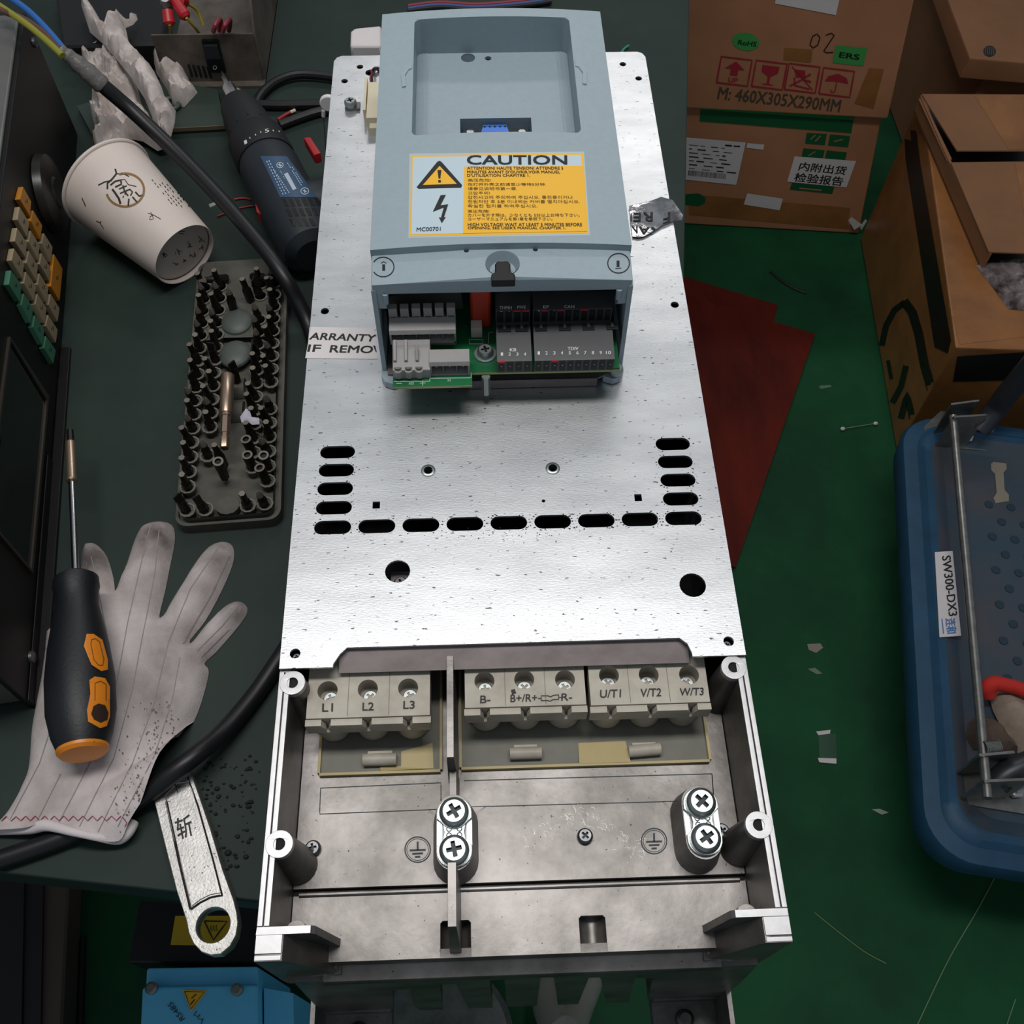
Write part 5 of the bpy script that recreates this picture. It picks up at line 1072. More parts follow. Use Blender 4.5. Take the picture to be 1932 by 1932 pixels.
cen = sum(inner, Vector()) / len(inner); mb.prism([cen + (p - cen) * .93 + Vector((0, 0, -.0020)) for p in inner], (0, 0, .0012))
D = Decal(mb, .0003); mb.use(mat('forged_mark', '2c2a28', .6)); D.text(mb, '斩', (337, 1586), (366, 1575), (329, 1546), 1, .008); D.ribbon(mb, [(330, 1478), (336, 1496), (338, 1484)], 2)
mb.use(mat('groove_dark', '1d1b1a', .8)); D.ribbon(mb, [(313, 1512), (338, 1628), (359, 1716), (378, 1703), (398, 1693), (419, 1689), (402, 1622), (374, 1522), (354, 1466)], 3.4, 1.2, sub=5)  # dark line along the edge of the sunk panel
obj('wrench_handle', mb, wr, weld=False, smooth=30)
# ---------------------------------------------------------------- small things on the bench
def wire(name, px, z, r_, col, label, cat='wire'):
    mb = MB().use(mat(name + '_' + col, col, .5)); mb.tube([at(x, y, ZB + z) for x, y in px], r_, 8); return tag(obj(name, mb), label, cat)
wire('wire_scrap', [(442, 376), (460, 374), (482, 378)], .0012, .0008, 'a3262c', 'thin red wire scrap, upper of two beside the drill selector')
wire('wire_scrap', [(410, 408), (432, 400), (455, 392), (480, 388)], .0012, .0008, '8a2026', 'thin red wire scrap, lower of two beside the drill selector')
wire('wire_scrap', [(545, 519), (556, 538), (568, 556)], .003, .0014, '1f8a63', 'short green wire beside the cable and the left edge of the drive')
wire('wire_scrap', [(524, 226), (538, 217), (549, 211)], .0032, .0016, '99282c', 'short red wire stub between the black cords')
wire('wire_scrap', [(548, 212), (557, 208)], .0032, .0017, 'c9c2b0', 'ivory wire tip between the black cords')
wire('white_rod', [(494, -6), (497, 20), (500, 46)], .003, .0016, 'b9bcb8', 'thin pale rod right of the open chassis at the top edge', 'rod')
wire('wire_scrap', [(1172, 100), (1178, 92), (1186, 86)], .002, .0012, '2f8f6a', 'thin green wire end beside the far right corner of the drive')
for c_, dy, nm in (('8c2c34', 0, 'red'), ('31508a', 5, 'blue'), ('141416', 9, 'black')):
    wire('loose_lead', [(770, 12 + dy), (830, 5 + dy), (900, 9 + dy), (985, 2 + dy), (1040, -6 + dy)], .004, .0022, c_, 'loose %s lead on the bench beyond the drive at the top edge' % nm, 'lead')
crumb('paper_shred', [(440, 163), (447, 160), (453, 164), (452, 170), (444, 173)], ZB, 'tiny pale scrap beside the drill bit tip', mat('pale_scrap', '8d8c78', .8))
crumb('paper_shred', [(393, 384), (404, 380), (407, 385), (396, 390)], ZB, 'tiny white scrap left of the red wire scraps', mat('pale_scrap2', '9a9c98', .8), .002)
mb = MB().use(M_WHITE); q = [at(x, y, ZB + .11) for x, y in ((664, 112), (665, 84), (672, 78), (722, 73), (722, 112))]; mb.prism(q, (0, 0, .012)); mb.box(min(p.x for p in q) + .004, max(p.x for p in q), min(p.y for p in q) + .003, min(p.y for p in q) + .02, ZB, ZB + .111)
tag(obj('white_block', mb, bevel=.002), 'white block standing behind the far left corner of the drive', 'block')
cp = thing('disc_component', at(616, 205, ZB), 'round white ceramic disc with two leads at the left edge of the drive', 'component')
mb = MB().use(mat('white_ceramic', 'e8e4e0', .3)); p = at(620, 194, ZB + .088); mb.lathe(p + Vector((0, .002, 0)), p - Vector((0, .002, 0)), [(0, .0065), (.2, .0072), (.8, .0072), (1, .0065)], 24); obj('disc', mb, cp)
for k in (-1, 1): mb = MB().use(M_WHITE); a = p + Vector((k * .003 - .002, -.001, -.006)); mb.lathe(a, a + Vector((-.001, 0, -.006)), [(0, .0016), (1, .0016)], 10); mb.use(M_DARKSCREW); mb.tube([a + Vector((-.001, 0, -.006)), a + Vector((-.004, -.004, -.05)), a + Vector((-.004, -.006, ZB - a.z + .0006))], .0005, 6); obj('lead', mb, cp)
mb = MB().use(mat('black_crumbs', '0f0f10', .8))
for i in range(130):
    t_ = rnd.random(); x = 380 + 130 * rnd.random(); y = 1425 + 215 * rnd.random()
    if x > 520 - (y - 1250) * .13: continue
    p = at(x, y, ZB); s = rnd.uniform(.0004, .0015) * (1.5 if rnd.random() < .15 else 1); mb.ball((p.x, p.y, ZB + s * .4), s, s * rnd.uniform(.5, 1), s * .5, 6, 4)
tag(obj('metal_crumbs', mb, loc=at(440, 1530, ZB)), 'scattered black crumbs on the mat between wrench and drive', 'crumbs', kind='stuff')
# ---------------------------------------------------------------- cartons on the floor at the right
M_CB = mat('brown_cardboard', 'b27a56', 0.75, col2='a4704e', vs=8, stretch=(1, 1, 1)); M_CBT = mat('taped_cardboard', '9a6638', 0.35, col2='84562f', vs=12, bump=.9, bs=30)
M_CBL = mat('light_cardboard', '8c6040', 0.75, col2='805838', vs=9); M_CBD = mat('shaded_cardboard', '42312a', 0.8, var=.2, vs=9)  # last one: darkened copy of the cardboard, shade put into its colour
M_GRN = mat('green_print', '1d8a46', .5); M_GRND = mat('dark_green_print', '0f5a33', .5); M_REDP = mat('red_print', '9c2432', .6); M_GRYP = mat('grey_print', '4d4338', .6); M_STK = mat('green_sticker', '3f9a4c', .5); M_BLK = mat('black_tape', '15120f', .45, var=.3, vs=80)
def carton(name, low, top, label, cat='carton', m=None, marks=None, seam=True, loc=None):
    """low, top: four corners each (near-left, near-right, far-right, far-left)"""
    t_ = thing(name, sum(low, Vector()) / 4, label, cat)
    mb = MB().use(m or M_CB); mb.loft([low, top]); mb.bevel(.004, 2)
    if marks: marks(mb)
    obj('box', mb, t_, weld=False); return t_
B0 = Vector((.7221, 1.2659, 0)); ee = Vector((-.9943, .1063, 0)); eb = Vector((.1063, .9943, 0)); ZK = .268
def quad_(B, w_, d_, z, sh=0.0, sl=0.0): B = Vector((B.x, B.y, z)); return [B + ee * (w_ - sl), B + ee * sh, B + ee * sh + eb * d_, B + ee * (w_ - sl) + eb * d_]
def m1(mb):
    D = Decal(mb, .0006); mb.use(M_GRN); D.poly(mb, [(1312, 206), (1322, 190), (1662, 222), (1614, 226)]) if False else None
    mb.use(M_CBT); D.quad(mb, [(1300, 405), (1598, 432), (1604, 392), (1300, 366)], 6, 2)
    mb.use(M_GRND); D.quad(mb, [(1320, 228), (1606, 250), (1610, 226), (1322, 206)], 6, 2, 2); mb.use(M_GRN); D.quad(mb, [(1322, 207), (1610, 228), (1612, 220), (1324, 194)], 6, 2, 2)
    mb.use(M_WHITE); D.quad(mb, [(1292, 338), (1389, 348), (1407, 268), (1292, 258)], 4, 4, 2); D.quad(mb, [(1485, 342), (1597, 353), (1615, 303), (1499, 294)], 4, 4, 2); D.quad(mb, [(1403, 385), (1471, 396), (1477, 374), (1410, 364)], 4, 4, 2); D.quad(mb, [(1408, 278), (1440, 282), (1442, 272), (1410, 269)], 2, 2, 2)
    mb.use(M_BLACK); D.text(mb, '内附出货', (1506, 320), (1594, 329), (1511, 304), 3, .012); D.text(mb, '检验报告', (1497, 341), (1588, 350), (1502, 324), 3, .012)
    D.ribbon(mb, [(1368, 273), (1381, 274)], 3, 3); D.ribbon(mb, [(1384, 274.4), (1396, 275)], 2.4, 3)
    rr_ = random.Random(2)
    for j in range(7):
        x = 1300
        while x < 1375:
            l = rr_.uniform(4, 18); D.ribbon(mb, [(x, 272 + 7.4 * j + (x - 1300) * .1), (x + l, 272 + 7.4 * j + (x + l - 1300) * .1)], rr_.choice((1, 1.6, 2.2)), 3); x += l + rr_.uniform(3, 14)
    for i in range(34): D.ribbon(mb, [(1300 + 2.1 * i, 320 + .2 * i), (1299 + 2.1 * i, 330 + .2 * i)], rr_.choice((.7, 1.2)), 3)
    mb.use(M_GRND)
    for a in ([(1519, 270), (1556, 273), (1560, 252), (1522, 250)], [(1562, 274), (1600, 277), (1604, 256), (1566, 253)], [(1512, 296), (1552, 299), (1556, 283), (1516, 279)], [(1556, 300), (1594, 303), (1598, 287), (1560, 283)], [(1490, 357), (1570, 365), (1574, 352), (1494, 344)]): D.quad(mb, a, 3, 2, 1.5)
    mb.use(M_CB)
    for a in ([(1529, 262), (1538, 254)], [(1538, 266), (1548, 255)], [(1573, 266), (1590, 262)], [(1525, 293), (1538, 285)], [(1508, 354), (1550, 358)]): D.ribbon(mb, [a[0], a[1]], 2.4, 2.4)
    mb.use(M_GRND); D.poly(mb, [(1292, 366), (1318, 364), (1331, 372), (1331, 382), (1318, 389), (1292, 386)], 1.5)
low_c = carton('shipping_carton', quad_(B0, .46, .305, .002), quad_(B0, .46, .305, ZK, .040, .0), 'taped brown carton with green stripe on the floor, lower of the stacked pair', marks=m1)
mb = MB().use(M_WHITE); p = aty(1616, 424, 1.262); mb.prism([aty(*q, 1.258) for q in ((1601, 416), (1607, 410), (1626, 424), (1612, 434))], (0, .0006, 0)); mb.prism([aty(*q, 1.262) for q in ((1622, 428), (1633, 414), (1636, 417), (1625, 434))], (0, .0006, 0)); obj('paper_flap', mb, low_c)
BU2 = Vector((.6880, 1.2570, 0)); ZU = ZK + .001
def m2(mb):
    D = Decal(mb, .0006); mb.use(M_WHITE); D.quad(mb, [(1462, 6), (1577, 28), (1590, -30), (1470, -40)], 4, 3, 1.5)
    mb.use(M_CBT); D.quad(mb, [(1306, 202), (1655, 232), (1652, 208), (1306, 176)], 5, 1); D.quad(mb, [(1612, 195), (1648, 205), (1668, 130), (1640, 128)], 2, 3); D.quad(mb, [(1478, 113), (1530, 118), (1533, 93), (1480, 90)], 2, 2)
    mb.use(M_STK); D.poly(mb, [(1407 + 26 * math.cos(a * .4488), 78 + 17 * math.sin(a * .4488) + 2.2 * math.cos(a * .4488)) for a in range(14)], 1.5); D.quad(mb, [(1571, 118), (1629, 124), (1636, 90), (1577, 85)], 3, 2, 1.5)
    mb.use(M_BLACK); D.text(mb, 'RoHS', (1392, 83), (1426, 87), (1394, 74), 2.5, .02); D.text(mb, 'ERS', (1583, 107), (1620, 112), (1585, 97), 2.5, .04)
    mb.use(M_INK); D.ribbon(mb, [(1540, 64), (1533, 68), (1528, 84), (1534, 90), (1543, 84), (1547, 70), (1541, 63)], 2, 1.5, sub=3); D.ribbon(mb, [(1558, 66), (1568, 62), (1574, 66), (1566, 78), (1554, 96), (1560, 99), (1572, 98)], 2, 1.5, sub=3)
    mb.use(M_REDP)
    for x0, y0 in ((1352, 155), (1418, 162), (1480, 168), (1545, 176)):
        s = lambda a, b: (x0 + a * 58 + (1 - b) * 9 + 0, y0 - (1 - b) * 49 + a * 7)
        D.ribbon(mb, [s(0, 1), s(1, 1), s(1, 0), s(0, 0), s(0, 1)], 3, 1.5, sub=3)
        if x0 == 1352: D.poly(mb, [s(*p) for p in ((.5, .12), (.82, .42), (.62, .42), (.62, .66), (.38, .66), (.38, .42), (.18, .42))], 1.5); D.text(mb, 'UP', s(.36, .92), s(.66, .92), s(.36, .74), 1.5, .02)
        if x0 == 1418: D.poly(mb, [s(*p) for p in ((.22, .15), (.78, .15), (.76, .4), (.54, .56), (.54, .82), (.72, .88), (.28, .88), (.46, .82), (.46, .56), (.24, .4))], 1.5)
        if x0 == 1480: D.poly(mb, [s(*p) for p in ((.2, .2), (.55, .2), (.6, .45), (.3, .5))], 1.5); D.ribbon(mb, [s(.15, .85), s(.45, .6), s(.75, .3)], 3, 1.5); D.ribbon(mb, [s(.25, .5), s(.3, .8), s(.8, .88)], 3, 1.5); D.ribbon(mb, [s(.1, .1), s(.9, .9)], 2, 1.5); D.ribbon(mb, [s(.55, .55), s(.8, .6)], 4, 1.5)
        if x0 == 1545: D.poly(mb, [s(*p) for p in ((.12, .5), (.2, .3), (.5, .16), (.8, .3), (.88, .5), (.5, .46))], 1.5); D.ribbon(mb, [s(.5, .45), s(.5, .85), s(.4, .9), (s(.35, .8))], 2, 1.5)
    mb.use(M_GRYP); D.text(mb, 'M: 460X305X290MM', (1353, 186), (1583, 211), (1358, 163), 1.5, .012)
carton('shipping_carton', quad_(BU2, .425, .305, ZU), quad_(Vector((.645, 1.256, 0)), .36, .305, .575), 'brown carton with red handling symbols and size print, upper of the stacked pair', marks=m2)
# big taped carton with a black band
lb0 = Vector((.7214, 1.253, .002)); lb1 = Vector((.6755, .7611, .002)); zt_ = .300; lt0 = at(1737, 182, zt_); lt1 = at(1803, 656, zt_); rg = Vector((.52, -.035, 0))
def m3(mb):
    D = Decal(mb, .0006); mb.use(M_BLK); D.quad(mb, [(1764, 655), (1800, 672), (1737, 310), (1709, 300)], 3, 12); D.quad(mb, [(1798, 720), (1935, 716), (1935, 664), (1806, 672)], 4, 2); D.quad(mb, [(1709, 300), (1737, 310), (1724, 205), (1705, 205)], 2, 5)
    mb.use(M_BLK)
    for st, w_ in (([(1664, 652), (1672, 615), (1688, 585), (1708, 570)], 11), ([(1706, 568), (1722, 590), (1734, 630), (1745, 690), (1758, 735)], 17), ([(1684, 760), (1700, 730), (1710, 690)], 11), ([(1676, 680), (1682, 715)], 7), ([(1700, 790), (1712, 745), (1722, 790)], 12)): D.ribbon(mb, st, w_, sub=5)
    mb.use(M_CBT); D.quad(mb, [(1812, 650), (1932, 636), (1932, 560), (1790, 575)], 4, 3, .6)
big = carton('taped_carton', [lb1, lb1 + rg, lb0 + rg, lb0], [lt1, lt1 + rg, lt0 + rg, lt0], 'large taped carton with a black band and curved black print, behind the blue trolley', m=M_CBT, marks=m3)
fl = thing('open_carton', at(1860, 330, zt_), 'opened flat carton with two flaps, lying on the large taped carton', 'carton')
zo = zt_ + .035
mb = MB().use(M_CBL); a = [at(*p, zo) for p in ((1737, 177), (1960, 178), (1960, 480), (1868, 476))]
for p, q in ((a[0], a[3]),):
    mb.loft([[p + Vector((0, 0, -.034)), q + Vector((0, 0, -.034)), q + Vector((.004, 0, -.034)), p + Vector((.004, 0, -.034))], [p + Vector((.0, 0, -.003)), q + Vector((.0, 0, -.003)), q + Vector((.004, 0, -.003)), p + Vector((.004, 0, -.003))]])
mb.loft([[p + Vector((.0, 0, -.034)) for p in a], [p + Vector((0, 0, -.031)) for p in a]]); mb.use(M_BLK); mb.prism([p + Vector((0, 0, -.0308)) for p in a], (0, 0, .0005)); obj('tray_body', mb, fl)  # black sheet added inside: the dark of the gap put into colour
for px_ in (((1739, 177), (1960, 178), (1960, 284), (1806, 284)), ((1794, 306), (1960, 304), (1960, 478), (1866, 475))):
    mb = MB().use(M_CBL); mb.prism([at(*p, zo) for p in px_], (0, 0, -.003)); mb.bevel(.0006); D = Decal(mb, .0004); mb.use(M_CBT)
    D.quad(mb, [(1903, 282), (1958, 282), (1958, 180), (1838, 180)] if px_[0][1] < 200 else [(1945, 474), (1958, 474), (1958, 308), (1915, 308)], 4, 4); obj('flap', mb, fl, weld=False)
mb = MB().use(M_CBL); mb.prism([at(*p, zo - .005) for p in ((1733, 186), (1741, 186), (1796, 300), (1787, 304))], (0, 0, -.002)); obj('inner_flap', mb, fl)
M_BAG = mat('crinkled_plastic_bag', '8f8484', .25, col2='3c2c26', vs=45, bump=.8, bs=90)
crumple('plastic_bag', [(1843, 498), (1880, 490), (1950, 484), (1950, 584), (1905, 580), (1880, 545)], 'crinkled clear plastic bag on the large carton below the flap', zt_ + .0006, .010, 2.2, cat='bag', step=.006, m=M_BAG)
# further cartons behind
yq = 1.34; zc1 = aty(1880, 138, yq).z; xl1 = aty(1853, 150, yq).x
carton('plain_carton', [Vector((xl1, yq, .002)), Vector((xl1 + .5, yq, .002)), Vector((xl1 + .5, yq + .4, .002)), Vector((xl1, yq + .4, .002))], [Vector((xl1, yq, zc1)), Vector((xl1 + .5, yq, zc1)), Vector((xl1 + .5, yq + .4, zc1)), Vector((xl1, yq + .4, zc1))], 'plain brown carton standing under the flat one at the upper right', m=M_CBL)
yr = 1.325; a0 = aty(1822, 118, yr); a1 = aty(1838, 78, yr); sl_ = Vector((1, -.16, 0))
def m4(mb):
    D = Decal(mb, .0006); mb.use(M_BLK); D.poly(mb, [(1867 + 12 * math.cos(a * .3927), 97 + 10.5 * math.sin(a * .3927)) for a in range(16)]); mb.use(M_CBL)
    for i in range(5): D.ribbon(mb, [(1859 + 4 * i, 90), (1858 + 4 * i, 104)], .8, 2)
z_a = zc1 + .001; hb_ = max(a1.z - a0.z, .03)
carton('flat_carton', [Vector((a0.x, yr, z_a)), Vector((a0.x, yr, z_a)) + sl_ * .45, Vector((a0.x + .07, yr + .42, z_a)) + sl_ * .45, Vector((a0.x + .02, yr + .42, z_a))], [Vector((a0.x + .004, yr, z_a + hb_)), Vector((a0.x, yr, z_a + hb_)) + sl_ * .45, Vector((a0.x + .07, yr + .42, z_a + hb_)) + sl_ * .45, Vector((a0.x + .02, yr + .42, z_a + hb_))], 'flat brown carton with a round black mark at the upper right corner', m=M_CBL, marks=m4)
yd = 1.80; xd0, xd1 = aty(1662, 160, yd).x, aty(1800, 60, yd).x
def m5(mb):
    D = Decal(mb, .0006); mb.use(mat('dark_red_print', '451a1c', .7)); D.quad(mb, [(1752, 92), (1775, 92), (1775, -20), (1756, -20)], 2, 3)
carton('shaded_carton', [Vector((xd0 - .08, yd, .002)), Vector((xd1 + .1, yd, .002)), Vector((xd1 + .1, yd + .3, .002)), Vector((xd0 - .08, yd + .3, .002))], [Vector((xd0 - .08, yd, .55)), Vector((xd1 + .1, yd, .55)), Vector((xd1 + .1, yd + .3, .55)), Vector((xd0 - .08, yd + .3, .55))], 'brown carton behind the stacked pair, its shade put into the colour', m=M_CBD, marks=m5)
# ---------------------------------------------------------------- blue platform trolley
M_TB = mat('blue_trolley_plastic', '234c68', 0.5, col2='1e425c', vs=20, spec=.3); M_TD = mat('dirty_blue_deck', '2c4353', 0.65, col2='47454a', vs=7); M_ST = mat('bare_steel', '9a9894', .35, .85, var=.3, vs=60)
tz = .205; t0 = at(1748, 1618, tz); tf = at(1700, 768, tz); tv = (tf - t0).normalized(); tu = Vector((tv.y, -tv.x, 0)); tl = (tf - t0).length
def tp(u, v, z): return t0 + tu * u + tv * v + Vector((0, 0, z - tz))
tr = thing('platform_trolley', tp(.4, tl / 2, 0), 'blue plastic platform trolley with folded handle at the right edge', 'trolley', rz=math.atan2(-tv.x, tv.y))
def tr_o(i, r_, z): return [tp(p.x, p.y, z) for p in rrect(i, .9 - i, i, tl - i, r_, n=8)]
mb = MB().use(M_TB); mb.loft([tr_o(.014, .05, .13), tr_o(.004, .058, .15), tr_o(0, .06, .185), tr_o(.004, .058, .195), tr_o(.022, .045, .198)], caps=False)
mb.loft([tr_o(.022, .045, .198), tr_o(.030, .040, .205), tr_o(.040, .036, .205)], caps=False); mb.use(M_TD); mb.loft([tr_o(.040, .036, .205), tr_o(.060, .030, .193)], caps=False); mb.poly(tr_o(.060, .030, .193)); mb.use(M_TB); mb.poly(tr_o(.014, .05, .13))
mb.use(mat('deck_stud', '16303f', .6))
for i in range(9):
    for j in range(13):
        u = .118 + .030 * i; v = .19 + .026 * j; p = tp(u + (.015 if j % 2 else 0), v, .193)
        mb.lathe(p, p + Vector((0, 0, .0012)), [(0, .0062), (.9, .0058), (1, .004)], 10)
D = Decal(mb, .0008); mb.use(mat('deck_slot', '8a8172', .7)); D.poly(mb, [(1869, 876), (1874, 872), (1898, 875), (1899, 885), (1893, 892), (1895, 925), (1903, 934), (1903, 946), (1878, 950), (1874, 940), (1880, 930), (1877, 895), (1870, 888)])
deck = obj('deck', mb, tr, weld=False, smooth=40)
mb = MB().use(M_WHITE); D = None
z_l = .1995; lq = [at(x, y, .2062) for x, y in ((1772, 1203), (1813, 1200), (1797, 1040), (1763, 1042))]
mb.prism(lq, (0, 0, .0012)); mb.bevel(.003, 2, 60); D = Decal(mb, .0006); mb.use(M_BLACK); D.text(mb, 'SW300-DX3', (1777, 1050), (1790, 1163), (1793, 1048), 1, .015); mb.use(mat('blue_print', '4a78b0', .6)); D.text(mb, '连和', (1783, 1168), (1786, 1196), (1802, 1166), 1, .02); D.ribbon(mb, [(1777, 1168), (1780, 1196)], 2)
obj('name_plate', mb, tr, weld=False, label='white plate with black lettering on the trolley rim')
for u in (.12, .78):
    for v in (.1, tl - .1):
        mb = MB().use(M_BLK); c = tp(u, v, .063); mb.lathe(c - tu * .016, c + tu * .016, [(0, .058), (.15, .062), (.85, .062), (1, .058)], 28); mb.use(M_ST); mb.lathe(c - tu * .02, c + tu * .02, [(0, .012), (1, .012)], 14)
        mb.loft([[tp(u + a, v + b, .12) for a, b in ((-.024, -.03), (.024, -.03), (.024, .03), (-.024, .03))], [tp(u + a, v + b, .1305) for a, b in ((-.024, -.03), (.024, -.03), (.024, .03), (-.024, .03))]])
        for a in (-.022, .022): mb.loft([[tp(u + a - .0015, v - .02, .06), tp(u + a + .0015, v - .02, .06), tp(u + a + .0015, v + .02, .06), tp(u + a - .0015, v + .02, .06)], [tp(u + a - .0015, v - .03, .125), tp(u + a + .0015, v - .03, .125), tp(u + a + .0015, v + .03, .125), tp(u + a - .0015, v + .03, .125)]])
        obj('caster', mb, tr)
zr = .262; r0 = at(1798, 786, zr); r1 = at(1863, 1506, zr)
mb = MB().use(M_ST); mb.lathe(r0, r1, [(0, .0055), (1, .0055)], 16); obj('pivot_rod', mb, tr)
for end, (pl, fl_) in enumerate(((((1743, 805), (1775, 775), (1862, 790), (1880, 800), (1860, 850), (1750, 842)), (((1795, 764), (1848, 757)), ((1800, 788), (1862, 784)))), (((1782, 1490), (1800, 1455), (1850, 1448), (1960, 1470), (1960, 1540), (1790, 1512)), (((1848, 1427), (1915, 1421)), ((1858, 1476), (1950, 1472)))))):
    mb = MB().use(M_ST); mb.prism([at(*p, .1975) for p in pl], (0, 0, -.004))
    for a, b_ in fl_:
        p, q = at(*a, .272), at(*b_, .272); mb.loft([[Vector((p.x, p.y, .197)), Vector((q.x, q.y, .197)), Vector((q.x, q.y + .003, .197)), Vector((p.x, p.y + .003, .197))], [p, q, q + Vector((0, .003, 0)), p + Vector((0, .003, 0))]])
    obj('handle_bracket', mb, tr)
mb = MB().use(M_ST); a, b_ = at(1858, 1412, .266), at(1886, 1409, .266); d_ = b_ - a
mb.tube([a + d_ * (i / 70) + (Vector((0, 1, 0)) * math.cos(i * .9) + Vector((0, 0, 1)) * math.sin(i * .9)) * .0075 for i in range(71)], .0012, 6, res=0); obj('spring', mb, tr)
for x, y in ((1822, 828), (1852, 806), (1914, 1493)): mb = MB().use(M_PIN); p = at(x, y, .2); mb.lathe(p, p + Vector((0, 0, .012)), [(0, .009), (.5, .009), (.5, .006), (1, .005)], 6); obj('bolt', mb, tr)
mb = MB().use(mat('dark_tube_paint', '3a3d42', .4, .5)); mb.tube([at(1846, 812, .235), at(1880, 770, .262), at(1905, 738, .30), at(1960, 672, .37)], .015, 18); obj('handle_tube', mb, tr, label='dark folded handle tube')
mb = MB().use(mat('dark_tube_paint', '3a3d42', .4, .5)); mb.tube([at(1880, 1478, .235), at(1910, 1455, .245), at(1985, 1425, .255)], .015, 18); obj('handle_tube', mb, tr, label='dark folded handle tube')
M_KNIT = mat('grubby_knit', 'a08f80', .9, var=.2, vs=90, bump=.6, bs=150)
wg = thing('knitted_glove', at(1910, 1360, .194), 'grubby knitted glove with a red cuff lying on the blue trolley', 'glove')
mb = MB().use(M_KNIT); pillow(mb, [at(x, y, .21) for x, y in ((1872, 1306), (1888, 1298), (1920, 1302), (1975, 1330), (1975, 1470), (1945, 1440), (1922, 1408), (1900, 1375), (1880, 1335))], .1995, .03, step=.006, edge=.012, noise=.006); obj('glove_body', mb, wg, smooth=60)
mb = MB().use(mat('red_cuff', 'c2261c', .8, bump=.5, bs=300)); mb.tube([at(1866, 1312, .214), at(1864, 1298, .222), at(1876, 1290, .226), at(1898, 1293, .228), at(1925, 1300, .228), at(1970, 1322, .224)], lambda t: .010 - .003 * abs(t - .3), 12); obj('cuff', mb, wg)
crumple('rag', [(1832, 1360), (1850, 1346), (1880, 1350), (1905, 1385), (1925, 1420), (1900, 1422), (1870, 1412), (1842, 1410), (1828, 1385)], 'crumpled brownish rag beside the knitted glove on the trolley', .1940, .024, 5.5, cat='rag', step=.006, m=mat('brown_rag', '5f4f45', .9, var=.3, vs=30))
# ---------------------------------------------------------------- red boards and litter on the floor
M_RB = mat('red_stained_board', '6a2014', 0.65, col2='471510', vs=6, stretch=(1.6, .5, 1), spec=.15)
mb = MB().use(M_RB); mb.prism([at(x, y, .004) for x, y in ((1240, 507), (1468, 575), (1360, 1000), (1150, 940))], (0, 0, -.0035)); tag(obj('red_board', mb), 'dark red board on the floor, the lower one showing its corner behind', 'board', 'red boards beside the bench')
mb = MB().use(M_RB); mb.prism([at(x, y, .008) for x, y in ((1240, 540), (1538, 630), (1388, 1070), (1180, 1010))], (0, 0, -.0036)); tag(obj('red_board', mb), 'dark red board on the floor, the upper one with a clear right corner', 'board', 'red boards beside the bench')
def scrap(px, label, col='8f9089', th=.0008):
    mb = MB().use(mat('scrap_' + col, col, .7)); mb.prism([at(x, y, th + .0004) for x, y in px], (0, 0, -th)); tag(obj('paper_scrap', mb), label, 'scrap')
scrap([(1523, 1215), (1548, 1214), (1553, 1222), (1540, 1232), (1526, 1226)], 'pale torn paper scrap on the floor, level with the far screw of the trolley side', '8d8378')
scrap([(1524, 1262), (1538, 1260), (1552, 1271), (1541, 1272), (1530, 1266)], 'narrow torn scrap just below the pale paper scrap', '6f7f72')
scrap([(1645, 1527), (1660, 1526), (1677, 1533), (1664, 1537)], 'small white sliver on the floor near the trolley corner', '9aa39a')
scrap([(1545, 842), (1570, 838), (1572, 842), (1548, 846)] if False else [(1545, 728), (1566, 726), (1570, 730), (1548, 734)], 'faint pale sliver on the floor right of the red boards', '5a7563')
tp_ = thing('tape_scrap', at(1562, 1410, .001), 'rectangular piece of clear tape with white ends stuck on the floor', 'tape')
mb = MB().use(mat('dim_tape', '3c5a48', .2)); mb.prism([at(x, y, .0012) for x, y in ((1544, 1385), (1577, 1384), (1579, 1432), (1546, 1431))], (0, 0, -.0006)); obj('film', mb, tp_)
for q in (((1540, 1380), (1567, 1377), (1566, 1384), (1544, 1387)), ((1543, 1430), (1578, 1431), (1578, 1441), (1546, 1438))): mb = MB().use(M_WHITE); mb.prism([at(x, y, .002) for x, y in q], (0, 0, -.0007)); obj('white_end', mb, tp_)
sw_ = thing('cotton_swab', at(1620, 805, .001), 'thin stick with two pale ends on the floor beside the large carton', 'swab')
a, b_ = at(1590, 809, .004), at(1652, 799, .004); mb = MB().use(mat('swab_stick', '7b8a7a', .6)); mb.lathe(a, b_, [(0, .0008), (1, .0008)], 8); obj('stick', mb, sw_)
for p in (a, b_): mb = MB().use(M_WHITE); mb.ball(p, .0042, .0034, .0034, 10, 8); obj('tip', mb, sw_)
def fline(name, px, r_, col, label, cat): mb = MB().use(mat('line_' + col, col, .6)); mb.tube([at(x, y, r_ + .0003) for x, y in px], r_, 6); tag(obj(name, mb), label, cat)
fline('black_strand', [(1453, 512), (1475, 530), (1500, 545), (1522, 553)], .0022, '0c120e', 'short black curved strand on the floor above the red boards', 'strand')
fline('thread', [(1537, 1722), (1580, 1757), (1630, 1795), (1672, 1818)], .0007, '6d8455', 'short pale thread on the floor right of the drive corner', 'thread')
fline('thread', [(1895, 1620), (1845, 1715), (1790, 1810), (1730, 1935)], .0007, '6f8a66', 'long pale thread on the floor leading from under the trolley', 'thread')
fline('thread', [(1916, 1885), (1900, 1932), (1890, 1970)], .0007, '6f8a67', 'pale thread end at the lower right corner', 'thread')
